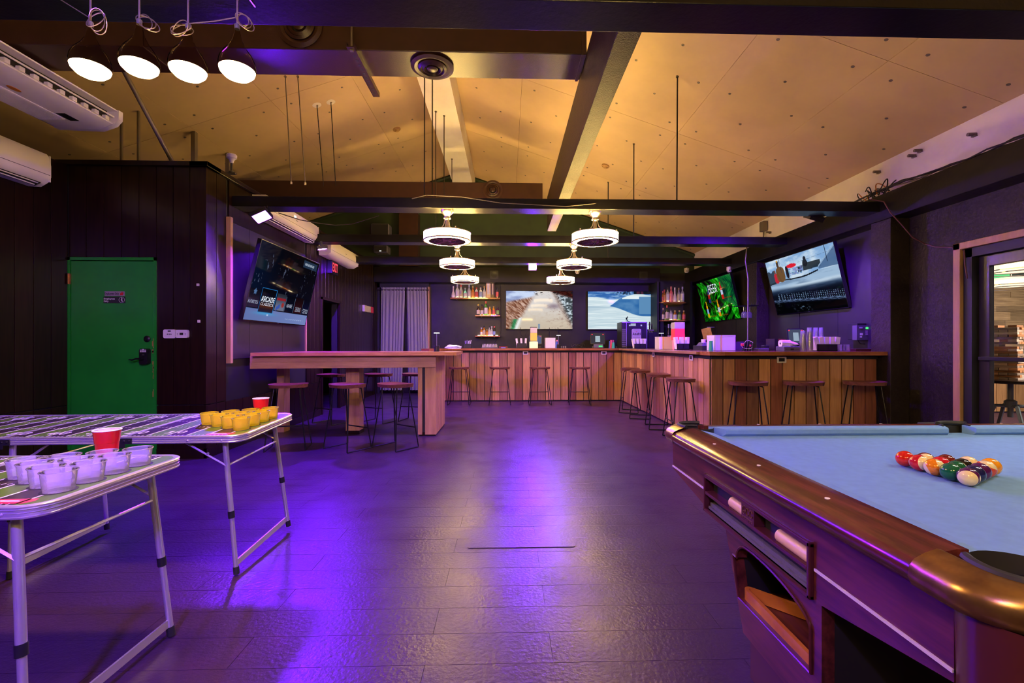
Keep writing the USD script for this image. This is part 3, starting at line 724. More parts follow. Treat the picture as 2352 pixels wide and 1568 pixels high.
def grid_screen(name, w, h, n, paint, parent, z=0.0):
    nx, ny = n, int(n * h / w)
    u, v = np.meshgrid(np.linspace(0, 1, nx + 1), np.linspace(0, 1, ny + 1))
    V = np.stack([(u - .5) * w, (v - .5) * h, np.full_like(u, z)], -1).reshape(-1, 3)
    i, j = np.meshgrid(np.arange(ny), np.arange(nx), indexing='ij')
    q = (i * (nx + 1) + j).ravel()
    Fc = np.vstack([np.stack([q, q + 1, q + nx + 2], 1), np.stack([q, q + nx + 2, q + nx + 1], 1)])
    pr = part(name, (V, Fc), glow_vertex, parent, smooth=False)
    srgb = np.clip(paint(u.ravel(), v.ravel()), 0, 1)
    lin = np.where(srgb < .04045, srgb / 12.92, ((srgb + .055) / 1.055) ** 2.4)
    UsdGeom.PrimvarsAPI(pr).CreatePrimvar('pic', Sdf.ValueTypeNames.Color3fArray, 'vertex').Set(Vt.Vec3fArray.FromNumpy(lin.astype(np.float32)))
    return pr


def mixc(a, b, t):
    t = np.clip(t, 0, 1)[:, None]
    return np.asarray(a) * (1 - t) + np.asarray(b) * t


def sm(x, a, b):
    t = np.clip((x - a) / (b - a), 0, 1)
    return t * t * (3 - 2 * t)


def nz(u, v, sx, sy, seed=0, o=4):
    return meshkit.fbm(np.stack([u * sx, v * sy, np.full_like(u, .37)], -1), o, seed)


def tv(name, label, M, w, h, paint, n=220, arm=.13):
    t = thing(name, label, 'television', M, None)
    part('bezel', [bb(-w / 2 - .008, w / 2 + .008, -h / 2 - .012, h / 2 + .008, -.045, -.002), bb(-w / 2 - .008, w / 2 + .008, -h / 2 - .012, -h / 2, -.004, .003), bb(-w / 2 - .008, w / 2 + .008, h / 2, h / 2 + .008, -.004, .003), bb(-w / 2 - .008, -w / 2, -h / 2, h / 2, -.004, .003), bb(w / 2, w / 2 + .008, -h / 2, h / 2, -.004, .003)], K['screenblk'], t, smooth=False)
    grid_screen('screen', w, h, n, paint, t)
    part('back_cover', bb(-w * .36, w * .36, -h * .38, h * .25, -.075, -.044, .01), K['blackp'], t, smooth=False)
    part('maker_mark', bb(-.02, .02, -h / 2 - .009, -h / 2 - .005, .003, .004), K['steel'], t, smooth=False)
    if arm:
        part('wall_arm', [bb(-.25, .25, -.2, .2, -.082, -.074), bb(-.06, .06, -.10, .02, -arm, -.08)], K['blackp'], t, smooth=False)
    return t


def road(u, v):
    sky = np.tile([.80, .86, .97], (len(u), 1))
    n1, n2 = nz(u, v, 26, 26), nz(u * 1.6 + v, v - u * .5, 34, 12, 3)
    hill = mixc((.40, .22, .16), (.85, .72, .66), sm(n2, .35, .68))
    hill = mixc(hill, (.62, .42, .30), .45 * sm(n1, .3, .7))
    hz = sm(v, .70 + .34 * u - .04, .70 + .34 * u + .05)
    c = mixc(hill, mixc(sky, (.55, .6, .78), sm(nz(u, v, 6, 12, 9), .4, .7)), hz * (u < .5))
    lft, rgt = .46 - (1 - v) * .34, .66 + (1 - v) * .30
    lane = sm(u, lft - .05, lft + .05) * (1 - sm(u, rgt - .02, rgt + .1))
    dust = mixc((.86, .84, .83), (.80, .74, .66), sm(1 - v + .3 * n1, .4, 1.1))
    dust = mixc(dust, (.62, .50, .47), .7 * sm(n1, .52, .75) * sm(u, .5, .75))
    ell = np.exp(-(((u - .72) / .10) ** 2 + ((v - .60) / .07) ** 2))
    dust = mixc(dust, (.50, .42, .48), .75 * ell)
    c = mixc(c, dust, lane)
    rt = sm(u, rgt + .0, rgt + .12)
    scrub = mixc((.25, .28, .30), (.80, .86, .90), sm(n1, .42, .62))
    c = mixc(c, scrub, rt)
    dk = sm(v + u * .55 + .12 * n1, 1.38, 1.46)
    c = mixc(c, mixc((.16, .05, .04), (.42, .16, .12), sm(n1, .4, .7)), dk)
    c = mixc(c, (.12, .10, .10), sm(n1, .56, .62) * sm(v, .86, .95) * sm(u, .38, .5))
    g = np.exp(-((u - (.10 + .16 * v)) / .035) ** 2) * (v < .26)
    c = mixc(c, (.10, .55, .32), .8 * g)
    g2 = np.exp(-((u - (.15 + .22 * v)) / .03) ** 2) * (v < .3)
    c = mixc(c, (.93, .96, .96), .9 * g2)
    c = mixc(c, (.35, .50, .68), .9 * np.exp(-((u - .495) / .012) ** 2) * (v < .13))
    return c


def snow(u, v):
    streak = nz(u, v, 3, 60, 2)
    c = mixc((.74, .83, .87), (.90, .95, .96), sm(streak, .35, .7))
    c = mixc(c, (.62, .72, .80), .5 * sm(u, .5, 0) * sm(v, .42, .6) * (v < .62))
    top = .62 + .04 * u + .26 * sm(u, .15, .85) - .02 * u
    low = .66 - .30 * sm(u, .25, .75) - .0 * u
    jump = sm(u, .32, .36) * (1 - sm(v, .62 + .25 * sm(u, .30, .56) - .02, .62 + .25 * sm(u, .30, .56))) * sm(v, .60 - .26 * sm(u, .30, .85), .62 - .26 * sm(u, .30, .85))
    blue = mixc((.20, .42, .66), (.32, .52, .72), sm(nz(u, v, 8, 8, 4), .3, .7))
    blue = mixc(blue, (.13, .36, .62), sm(u, .68, .80) * .5)
    c = mixc(c, blue, jump)
    lip = (u > .52) * (v > .80) * (v < .88)
    c = mixc(c, (.90, .95, .96), lip * 1.0 * (u < .78))
    c = mixc(c, (.36, .55, .72), (u > .78) * (v > .40 + .0 * u) * (v < .86 - .06 * (u - .78)))
    ridge = .86 + .06 * np.sin(u * 5.0 + 3.4) + .03 * np.sin(u * 11)
    back = sm(v, ridge - .004, ridge + .012)
    c = mixc(c, mixc((.20, .40, .68), (.50, .66, .84), sm(nz(u, v, 10, 24, 6), .35, .65)), back)
    trees = back * sm(nz(u, v, 60, 30, 8), .48, .55) * np.exp(-((u - .55) / .12) ** 2) * (v > .92)
    c = mixc(c, (.04, .07, .13), trees)
    c = mixc(c, mixc((.06, .10, .14), (.30, .14, .22), sm(nz(u, v, 40, 4, 11), .5, .7)), (u > .70) * (v > .93))
    d = np.hypot((u - .595) / .9, (v - .285) * .56)
    man = (np.hypot((u - .602) * 1.78, v - .325) < .014) | ((abs(u - .590 - (v - .28) * .12) < .010) & (v > .255) & (v < .315)) | ((abs(u - .594 - (.26 - v) * .25) < .006) & (v > .22) & (v < .26)) | ((abs(u - .578 - (.30 - v) * .2) < .006) & (v > .265) & (v < .30))
    c = mixc(c, (.05, .07, .14), man * 1.0)
    board = (abs(v - (.222 - (u - .585) * .35)) < .008) & (u > .575) & (u < .635)
    sh = (abs(v - (.215 - (u - .60) * .62)) < .012) & (u > .61) & (u < .67)
    c = mixc(c, (.16, .30, .48), (board | sh) * 1.0)
    return c


def car(u, v):
    n1, n2 = nz(u, v, 7, 9, 2), nz(u, v, 40, 40, 5)
    sky = mixc((.50, .66, .84), (.80, .87, .93), sm(n1, .35, .65))
    c = sky
    hood = .56 + .10 * u + .0 * v
    body = v < hood
    band = mixc((.10, .16, .26), (.62, .73, .84), sm(v, .40, .50))
    band = mixc(band, (.80, .87, .93), .8 * sm(v, .53, .47) * sm(v, .42, .48) * sm(u, .1, .5))
    band = mixc(band, (.30, .40, .54), .5 * sm(nz(u, v, 4, 22, 7), .45, .7))
    c = mixc(c, band, body * 1.0)
    low = sm(v, .42, .33)
    c = mixc(c, (.035, .055, .11), low)
    gr = .27 - .09 * u
    t = v - gr
    dots = (np.abs(t - .055) < .05) & (np.sin(u ** 1.35 * 190) > .35) & (np.sin(t * 190) > .1) & (u > .06)
    c = mixc(c, (.55, .68, .84), .75 * dots)
    c = mixc(c, (.42, .52, .70), (np.abs(t + .012) < .006) * .9 + (np.abs(t + .035) < .004) * .7)
    c = mixc(c, (.010, .012, .022), sm(-t, .05, .07))
    chrome = sm(n2, .52, .62) * (np.exp(-(((u - .42) / .10) ** 2 + ((v - .07 + .16 * (u - .42)) / .045) ** 2)) + np.exp(-(((u - .05) / .03) ** 2 + ((v - .15) / .06) ** 2)))
    c = mixc(c, (.45, .58, .72), chrome)
    lip = np.abs(v - (hood + .005 + .02 * np.sin(u * 9))) < .012
    c = mixc(c, (.05, .07, .10), lip * .9 * (u < .75))
    c = mixc(c, (.06, .10, .14), ((v > .66 + .05 * u) & (v < .735 + .12 * u - .12 * np.abs(u - .65)) & (u > .48) & (u < .80)) * .85)
    tri = (u > .76) & (v < .70 + (u - .76) * 1.1) & (v > .66)
    c = mixc(c, (.28, .40, .56), tri * .9)
    c = mixc(c, (.55, .66, .78), ((np.abs(v - (.70 + (u - .76) * 1.1)) < .012) & (u > .76)) * 1.0)
    c = mixc(c, (.10, .13, .18), ((u < .11) & (v > .56) & (v < .80 + .02 * np.sin(u * 80))) * .8)
    for x0, x1, y0, y1, col in ((.10, .165, .57, .76, (.74, .10, .18)), (.15, .27, .58, .86, (.42, .29, .15)), (.175, .21, .85, .97, (.28, .20, .16)), (.112, .135, .75, .82, (.45, .28, .22)), (.30, .34, .62, .84, (.12, .10, .14))):
        m = (((u - (x0 + x1) / 2) / ((x1 - x0) / 2)) ** 2 * .8 + ((v - (y0 + y1) / 2) / ((y1 - y0) / 2)) ** 4) < 1
        c = mixc(c, col, m * 1.0)
    c = mixc(c, (.85, .62, .15), ((np.hypot((u - .19) * 1.78, v - .965) < .02)) * 1.0)
    c = mixc(c, (.85, .12, .20), ((((u - .40) / .075) ** 2 + ((v - .825) / .035) ** 2) < 1) * 1.0)
    crowd = (u > .34) & (u < .56) & (v > .66) & (v < .79) & (n2 > .45)
    c = mixc(c, np.stack([.2 + .5 * nz(u, v, 60, 30, 21), .3 + .5 * nz(u, v, 60, 30, 22), .5 + .5 * nz(u, v, 60, 30, 23)], 1), crowd * .9)
    man = ((((u - .60) / .035) ** 2 + ((v - .81) / .06) ** 2) < 1) | (np.hypot((u - .605) * 1.78, v - .885) < .035)
    c = mixc(c, (.07, .09, .14), man * .95)
    pole = (np.abs(u - .885) < .004) & (v > .74)
    pole2 = (np.abs(u - .235 + .03 * (v - .7)) < .003) & (v > .74)
    wire = (np.abs(v - (.86 + .10 * (u - .6))) < .003) & (u > .5)
    c = mixc(c, (.12, .18, .28), (pole | pole2) * .9 + wire * .35)
    return c


def beer(u, v):
    n1 = nz(u + .10 * np.sin(v * 7), v, 7, 2.2, 3)
    n2 = nz(u + .08 * np.sin(v * 11 + 2), v, 16, 3.0, 8)
    g = sm(1 - np.abs(n1 - .5) * 9, 0, 1) + .7 * sm(1 - np.abs(n2 - .48) * 12, 0, 1)
    c = mixc((.005, .03, .005), (.05, .62, .04), g * .85)
    c = mixc(c, (.30, .90, .25), sm(g, 1.25, 1.7))
    panel = (u > .66 + .0 * v) & (v > .42 + .75 * (1 - u) - .18) & (v < 1.3)
    c = mixc(c, (.02, .20, .24), panel * .55)
    for x0, y0, cols in ((.30, .62, ((.12, .16, .42), (.62, .10, .10))), (.68, .66, ((.75, .12, .10), (.72, .76, .86))), (.16, .27, ((.80, .62, .05), (.50, .62, .82))), (.50, .27, ((.80, .55, .08), (.70, .74, .80)))):
        for k, (dy, w, hh) in enumerate(((.16, .014, .07), (.07, .022, .055), (-.03, .030, .07), (-.12, .030, .05))):
            m = (np.abs(u - x0) < w) & (np.abs(v - (y0 + dy)) < hh)
            c = mixc(c, (cols[0], cols[0], cols[1], cols[0])[k], m * 1.0)
        c = mixc(c, (.50, .22, .03), ((np.abs(u - x0 - .13) < .09) & (np.abs(v - y0 + .15) < .012) & (np.sin(u * 260) > -.3)) * .8)
    return c


def arcade(u, v):
    c = mixc((.012, .012, .035), (.025, .03, .09), sm(1 - v, 0, .8))
    c = mixc(c, (.02, .07, .17), sm(.25 - u, -.2, .25) * .8)
    band = v < .155
    c = mixc(c, mixc((.36, .44, .66), (.45, .52, .74), u), band * 1.0)
    x0, w = .017, .142
    cols = ((.16, .12, .22), (.06, .06, .14), (.42, .45, .55), (.03, .05, .13), (.20, .05, .07), (.04, .05, .20))
    xs = (.0, .165, .395, .555, .715, .875)
    ws = (.15, .21, .15, .145, .145, .12)
    for k in range(6):
        big = k == 1
        m = (u > xs[k]) & (u < xs[k] + ws[k]) & (v > (.115 if big else .165)) & (v < (.43 if big else .40))
        cc = mixc(cols[k], np.array(cols[k]) * .35, sm(v, .2, .42))
        c = mixc(c, cc, m * (.95 if k in (1, 2) else .8))
        if k >= 2:
            c = mixc(c, (.45, .55, .68), ((np.abs(u - xs[k] - ws[k] - .007) < .003) & (v > .165) & (v < .38)) * .6)
    ed = (u > .160) & (u < .380) & (v > .108) & (v < .437) & ~((u > .166) & (u < .374) & (v > .117) & (v < .428))
    c = mixc(c, (.15, .50, .80), ed * .85)
    c = mixc(c, (.25, .65, .85), .7 * np.exp(-(((u - .27) / .14) ** 2 + ((v - .10) / .02) ** 2)))
    c = mixc(c, (.32, .14, .06), ((u > .17) & (u < .37)) * .8 * np.exp(-((v - .20) / .035) ** 2))
    st = 0 * u
    for a in range(5):
        th = math.pi / 2 + a * 2 * math.pi / 5
        dx, dy = (u - .075) * 1.75, v - .365
        st = np.maximum(st, 1 - (np.abs(dx * math.cos(th) + dy * math.sin(th) - .02) / .026 + np.abs(-dx * math.sin(th) + dy * math.cos(th)) / .014))
    c = mixc(c, (.30, .42, .60), (st > 0) * 1.0)
    bad = (u > .40) & (u < .545) & (v > .31) & (v < .345)
    c = mixc(c, (.55, .12, .16), bad * 1.0)
    c = mixc(c, (.20, .32, .68), ((u > .41) & (u < .47) & (np.abs(v - .21 - (u - .44) * .9) < .03)) * .9)
    c = mixc(c, (.62, .16, .14), (np.hypot((u - .51) * 1.75, v - .25) < .035) * .9)
    box_ = (u > .70) & (u < .975) & (v > .865) & (v < .965)
    c = mixc(c, (.12, .19, .28), box_ * 1.0)
    c = mixc(c, (.72, .78, .85), (box_ & (u > .73) & (u < .91) & (np.abs(v - .915) < .018) & (np.sin(u * 300) > -.4)) * .9)
    c = mixc(c, (.75, .82, .95), ((u > .60) & (u < .93) & (np.abs(v - .062) < .006) & (np.sin(u * 170) > .25)) * .7 + ((np.abs(u - .31) < .012) & (np.abs(v - .085) < .008)) * .8)
    tm = (v > .40) & (v < .9) & (nz(u, v, 60, 14, 31) > .66) & (nz(u, v, 5, 4, 32) > .5)
    c = mixc(c, (.45, .50, .62), tm * .55)
    return c


Mr = lambda xb, xt, y, zb, zt: frame(((xb + xt) / 2, y, (zb + zt) / 2), (0, -1, 0), (xt - xb, 0, zt - zb))
T1 = tv('television', 'big wall screen showing a dusty track between rocky banks', frame((0.80, 11.315, 2.06), (1, 0, 0), (0, 0, 1)), 1.655, 0.945, road, 260, .083)
T2 = tv('television', 'big wall screen showing a snowboarder on a white slope', frame((2.842, 11.315, 2.053), (1, 0, 0), (0, 0, 1)), 1.655, 0.945, snow, 260, .083)
T3 = tv('television', 'tilted wall screen showing a car bonnet and a cloudy sky', Mr(4.70, 4.48, 6.955, 1.722, 2.616), 1.645, 0.92, car, 240)
T4 = tv('television', 'tilted green wall screen headed BEER with drawn bottles', Mr(4.70, 4.48, 9.84, 1.731, 2.633), 1.62, 0.925, beer, 200)
T5 = tv('television', 'tilted wall screen with a row of game tiles reading ARCADE CLASSICS', frame((-2.99, 6.245, 1.97), (0, 1, 0), (-2.88 + 3.10, 0, 0.936)), 1.635, 0.962, arcade, 240, .17)
K['txt'] = glow('screen_text_white', (0.75, 0.80, 0.90), 1.0)
K['txtd'] = glow('screen_text_dim', (0.40, 0.45, 0.58), 1.0)
fz = lambda x, y: frame((x, y, 0.0015), (1, 0, 0), (0, 1, 0))
part('lettering', text('BEER', 0.19, fz(-.08, .26), .0004, False, width=.40), K['txt'], T4, smooth=False)
part('lettering', [text('ARCADE', .066, fz(-.375, -.200), .0004, True, width=.32), text('CLASSICS', .036, fz(-.375, -.265), .0004, False, width=.30)], K['txt'], T5, smooth=False)
part('lettering', [text('AVORITES', .04, fz(-.70, -.255), .0004, width=.215), text('MAME', .05, fz(.205, -.235), .0004, width=.16), text('2600', .065, fz(.47, -.265), .0004, width=.16), text('5200', .065, fz(.71, -.275), .0004, width=.16)], K['txtd'], T5, smooth=False)

# ------------------------------------------------------------------ green door (door_1) with its signs and locks
dr = struct_root('door_1', 'green painted door in the dark boarded partition')
YD = YB + 0.01
part('door_leaf', bb(-4.585, -3.735, YD - .012, YD + .03, 0.02, 2.085, 0.003), K['door'], dr, smooth=False)
part('door_frame', [bb(-4.615, -4.590, YD - .02, YD + .05, 0, 2.125), bb(-3.730, -3.705, YD - .02, YD + .05, 0, 2.125), bb(-4.615, -3.705, YD - .02, YD + .05, 2.092, 2.125)], K['door'], dr, smooth=False)
r0 = np.random.default_rng(4)
part('paint_chips', [bb(-3.755 + r0.uniform(0, .018), -3.733 + r0.uniform(-.004, .0), YD - .0135, YD - .011, z, z + r0.uniform(.01, .06)) for z in r0.uniform(.6, 1.25, 16)], K['door_wear'], dr, smooth=False, kind='stuff')
part('hinge', [bb(-4.625, -4.585, YD - .026, YD - .01, 1.84, 1.95), rod((-4.60, YD - .03, 1.84), (-4.60, YD - .03, 1.95), .008, 10)], K['brass'], dr)
fD = lambda x, z, y=YD - .0125: frame((x, y, z), (1, 0, 0), (0, 0, 1))
t = single('deadbolt', xf(lathe([(0.034, 0), (0.034, .008), (0.026, .016), (0.012, .02), (0.010, .026), (0, .026)], 24), fD(-3.80, 1.265)), K['iron'], 'round black deadbolt on the green door', 'lock')
t = thing('keypad_lock', 'black keypad lever lock on the green door', 'lock', fD(-3.805, 1.08))
part('body', prism(rrect(.085, .165, .02), .05), K['iron'], t)
part('keypad', [bb(-.03 + .016 * i, -.018 + .016 * i, .045 + .016 * j, .056 + .016 * j, .05, .053) for i in range(4) for j in range(2)] + [bb(-.008, .008, .074, .079, .05, .052)], K['plastic'], t, smooth=False)
part('lever', [tube([(0, -.025, .05), (0, -.025, .075), (-.05, -.022, .08), (-.09, -.035, .078), (-.125, -.03, .075)], [.012, .011, .009, .008, .006], 8)], K['iron'], t)
part('mark', [bb(-.012, .012, .014, .018, .05, .052), bb(-.008, .012, .022, .026, .05, .052)], K['steel'], t, smooth=False)
K['signgrey'] = mat('grey_sign', (0.30, 0.24, 0.28), 0.4)
s1 = thing('door_sign', 'grey EMPLOYEES ONLY sign with a red hand on the green door', 'sign', fD(-4.135, 1.742))
part('plate', prism(rrect(.205, .05, .004, 3), .004), K['signgrey'], s1, smooth=False)
part('lettering', text('Employees Only', .022, frame((-.028, 0, .0045)), .0006, True, width=.145), K['blackp'], s1, smooth=False)
part('red_hand', [prism([(.06, -.016), (.085, -.016), (.092, .0), (.094, .014), (.088, .006), (.086, .02), (.081, .007), (.078, .022), (.074, .007), (.069, .019), (.068, .002), (.058, .006)], .001, frame((0, 0, .0042)))], K['redp'], s1, smooth=False)
s2 = thing('door_sign', 'black Employees Only sign with a round figure symbol on the green door', 'sign', fD(-4.137, 1.676))
part('plate', prism(rrect(.225, .07, .004, 3), .004), K['blackp'], s2, smooth=False)
part('lettering', [text('Employees', .017, frame((-.05, .0115, .0045)), .0006, True, width=.112), text('Only', .017, frame((-.083, -.0135, .0045)), .0006, True, width=.048)], K['paper'], s2, smooth=False)
part('symbol', [tube([(.076 + .029 * math.cos(a), .029 * math.sin(a), .0045) for a in np.linspace(0, 2 * math.pi, 28, False)], .0016, 4, True), prism([(.07, -.02), (.076, -.004), (.082, -.02), (.087, -.018), (.080, .004), (.086, .012), (.08, .014), (.074, .012), (.068, .0), (.072, -.002)], .001, frame((0, 0, .0042))), lathe([(.005, 0), (.005, .001), (0, .001)], 10, (.077, .019, .0042))], K['paper'], s2, smooth=False)
for k, (x, z, w) in enumerate(((-3.555, 1.318, 'larger'), (-3.43, 1.318, 'boxier'))):
    t = thing('thermostat', ('rounder white thermostat with three buttons, next to the green door', 'squarer white thermostat with a center screen, farther from the green door')[k], 'thermostat', fD(x, z, YB + .0))
    part('case', prism(rrect(.128, .092 if k == 0 else .085, .018), .028), K['plastic'], t)
    part('screen', bb(-.015, .015, .022, .036, .028, .0295) if k == 0 else bb(-.018, .018, -.012, .012, .028, .0295), K['blackp'], t, smooth=False)
    part('buttons', [lathe([(.006, 0), (.006, .003), (0, .003)], 10, (x_, -.004, .028)) for x_ in (-.018, .0, .018)] if k == 0 else [bb(sx - .004, sx + .004, y_, y_ + .006, .028, .030) for sx in (-.04, .04) for y_ in (-.012, 0)], K['greyp'], t, smooth=False)
for z, w in ((1.838, 'upper'), (1.452, 'lower')):
    single('wall_sticker', box((-3.275 if w == 'upper' else -3.265, YB - .004, z), (.028, .01, .028), .002), K['offwhite'], f'small square cream sensor on the boards near the partition corner, {w} of two', 'sensor')

# exit sign, pull station, curtain
t = thing('exit_sign', 'red lettered EXIT sign on the boarded side wall', 'sign')
part('case', bb(XB, XB + .085, 8.16, 8.46, 2.47, 2.70, .004), K['blackp'], t, smooth=False)
part('lettering', text('EXIT', .15, frame((XB + .086, 8.31, 2.585), (0, 1, 0), (0, 0, 1)), .002, True, width=.24), K['exit_red'], t, smooth=False)
q = P(843, 716, X=XB)
t = thing('fire_alarm', 'small red and cream alarm box on the side wall before the curtain', 'alarm')
part('box', bb(XB, XB + .06, q[1] - .35, q[1] + .1, 1.93, 2.07, .006), K['offwhite'], t, smooth=False)
part('red_face', bb(XB + .0, XB + .065, q[1] + .11, q[1] + .30, 1.93, 2.07, .006), K['redp'], t, smooth=False)
YC = 11.22
for k, (xa, xb, lab) in enumerate(((P(876, 700, Y=YC)[0], P(930, 700, Y=YC)[0], 'sheer lilac curtain panel, the wall side half'), (P(934, 700, Y=YC)[0], P(980, 700, Y=YC)[0], 'sheer lilac curtain panel, the half by the pale post'))):
    nn, zz = 150, np.concatenate([np.linspace(.08, 2.42, 14), [2.44, 2.50, 2.53, 2.56, 2.60]])
    V, Fc = [], []
    for i, z in enumerate(zz):
        s = np.linspace(0, 1, nn)
        tt = 1 - (2.5 - z) / 2.5
        amp = .028 * (1 - .5 * tt) if z < 2.45 else .012
        sh = 0 if z > 2.45 else (.07 * (1 - tt) if k == 1 else -.045 * (1 - tt))
        xr = xa + sh * (1 - k * .0) * .6 + (xb - xa) * s - (.05 * (1 - tt) * s if k == 0 else 0)
        yy = YC + amp * np.sin(s * 44 + 1.3 * np.sin(s * 9) + k) + (.004 * np.sin(s * 150) if z > 2.40 else 0)
        V += list(np.stack([xr, yy, np.full(nn, z) + (.008 * np.sin(s * 140) if i == len(zz) - 1 else 0)], 1))
    for i in range(len(zz) - 1):
        for j in range(nn - 1):
            a = i * nn + j
            Fc += [[a, a + 1, a + nn + 1], [a, a + nn + 1, a + nn]]
    single('curtain', trimesh.Trimesh(V, Fc, process=False), K['curtain'], lab, 'curtain', 'sheer curtain pair', smooth=True)
single('curtain_rod', rod((XB, YC, 2.535), (P(985, 700, Y=YC)[0], YC, 2.535), .012, 8), K['iron'], 'dark rod carrying the sheer curtains', 'curtain rod')
xg = P(985, 700, Y=11.3)[0]
struct('trim_8', bb(xg - .02, xg + .02, 11.26, 11.40, 1.0, 2.62), K['trim'], 'pale upright post beside the curtain')
struct('trim_9', [bb(XB, XB + .06, 11.27, YE, 0, 2.7), bb(XB, xg, 11.27, YE, 2.60, 2.7)], K['blackmatt'], 'black frame around the curtained opening')

# ------------------------------------------------------------------ the bar: plank fronts, worktops
ZC = 1.12
def plank_front(name, label, p0, p1, n, w, mats, z0=0.02, z1=1.03, back=0.1):
    t = thing(name, label, 'bar counter')
    p0, p1, n = np.array(p0, float), np.array(p1, float), np.array(n, float)
    L = np.linalg.norm(p1 - p0)
    d = (p1 - p0) / L
    a = math.degrees(math.atan2(d[1], d[0]))
    k = int(round(L / w))
    w = L / k
    mid = (p0 + p1) / 2
    c = mid - n * (.013 + back / 2)
    part('carcass', box((c[0], c[1], ZC / 2 - .03), (L, back, ZC - .07), 0, a), K['blackmatt'], t, smooth=False)
    for i in range(k):
        q = p0 + d * (i + .5) * w - n * .006
        part('plank', box((q[0], q[1], (z0 + z1) / 2 + rng.uniform(-.003, .003)), (w - .012, .02 + rng.uniform(-.002, .002), z1 - z0), .002, a), mats[rng.integers(len(mats))], t, smooth=False)
    return t


BM = [K['bar'], K['bar3'], K['bar2'], K['bar'], K['bar2']]
plank_front('bar_counter', 'far bar front of upright planks below the two big wall screens', (-1.62, 9.66), (2.44, 9.66), (0, -1), .164, BM)
plank_front('bar_counter', 'plank bar front running away on the television side', (2.44, 5.42), (2.44, 9.64), (-1, 0), .164, BM)
plank_front('bar_counter', 'nearest plank bar front behind the pool table, with three stools', (2.45, 5.405), (4.49, 5.405), (0, -1), .146, [K['bar2'], K['bar2'], K['bar'], K['bar3']])
single('countertop', [prism([(-1.72, 9.58), (-1.68, 8.95), (-1.5, 8.82), (-1.32, 8.92), (-1.22, 9.40), (-1.0, 9.56), (2.38, 9.56), (2.38, 10.2), (-1.72, 10.2)], .042, frame((0, 0, ZC - .042)))], K['top'], 'reddish wooden worktop of the far bar with a rounded end by the curtain', 'worktop', smooth=False)
K['top_y'] = mat('counter_wood_bright', (0.44, 0.24, 0.12), 0.22, color2=(0.30, 0.15, 0.07), nscale=3.5, stretch=(6, 1.2, 6), coat=0.4)
single('countertop', bb(2.36, 3.05, 5.62, 9.555, ZC - .04, ZC, .008), K['top_y'], 'wooden worktop running away from the near bar to the far bar', 'worktop', smooth=False)
single('countertop', prism([(2.40, 5.33), (2.56, 5.28), (4.62, 5.28), (4.65, 5.31), (4.65, 5.615), (4.5, 6.0), (3.06, 6.0), (3.06, 5.615), (2.40, 5.615)], .045, frame((0, 0, ZC - .045))), K['top'], 'dark red-brown worktop of the near bar with a rounded pale end', 'worktop', smooth=False)
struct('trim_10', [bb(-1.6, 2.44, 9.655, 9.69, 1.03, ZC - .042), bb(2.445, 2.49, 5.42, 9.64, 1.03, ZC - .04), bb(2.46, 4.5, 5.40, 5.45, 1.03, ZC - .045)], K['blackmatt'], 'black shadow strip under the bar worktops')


def outlet(label, M):
    t = thing('bar_outlet', label, 'outlet', M)
    part('plate', prism(rrect(.115, .075, .008, 3), .006), K['offwhite'], t, smooth=False)
    part('sockets', bb(-.035, .035, -.02, .02, .006, .008), K['blackp'], t, smooth=False)


for x, y, w in ((1207, 810, 'far bar front, nearer the curtain'), (1387, 810, 'far bar front, nearer the corner')):
    q = P(x, y, Y=9.648)
    outlet('cream socket plate high on the ' + w, frame(q, (1, 0, 0), (0, 0, 1)))
for x, y, w in ((1501, 814, 'farther'), (1588, 821, 'nearer')):
    q = P(x, y, X=2.428)
    outlet(f'small socket plate on the receding plank front, the {w} one', frame(q, (0, -1, 0), (0, 0, 1)))
q = P(1795, 826, Y=5.393)
outlet('grey socket plate on the near bar front between two stools', frame(q, (1, 0, 0), (0, 0, 1)))

# ------------------------------------------------------------------ the high communal table
t = thing('high_table', 'long pale wooden high table with a plank-sided end pedestal', 'table')
zt = 1.105
part('tabletop', prism([(-3.13, 5.66), (-3.12, 5.62), (-.70, 5.93), (-.665, 5.96), (-.68, 6.97), (-3.13, 6.97)], .042, frame((0, 0, zt - .042))), K['tabletop'], t, smooth=False)
ang = math.degrees(math.atan2(.31, 2.45))
for z0, z1, dy in ((.985, 1.062, .0), (.905, .984, -.004)):
    part('apron_board', box((-2.06, 5.875 + dy, (z0 + z1) / 2), (2.26, .03, z1 - z0), .002, ang), K['oakh'], t, smooth=False)
part('apron_board', bb(-3.1, -.96, 6.84, 6.87, .905, 1.062), K['oakh'], t, smooth=False)
part('end_pedestal', bb(-1.165, -.955, 6.045, 6.86, 0.03, 1.062), K['blackmatt'], t, smooth=False)
for a, b in ((-1.175, -1.118), (-1.082, -.935)):
    part('front_board', bb(a, b, 6.02, 6.046, 0.02, .94, .002), K['oak'], t, smooth=False)
for k in range(10):
    part('side_plank', bb(-.955, -.937 + rng.uniform(-.001, .001), 6.05 + .0815 * k, 6.05 + .0815 * k + .074, 0.02, 1.06, .002), K['oak'], t, smooth=False)
part('middle_leg', [bb(-2.165, -1.985, 6.17, 6.36, 0, .90, .004)], K['oak'], t, smooth=False)
part('wall_leg', bb(-3.16, -3.06, 6.33, 6.50, 0, .90, .004), K['oak'], t, smooth=False)
part('plinth', bb(-1.16, -.945, 6.035, 6.85, 0, .05), K['panel'], t, smooth=False)
part('plinth', bb(-2.168, -1.982, 6.167, 6.363, 0, .05), K['panel'], t, smooth=False)

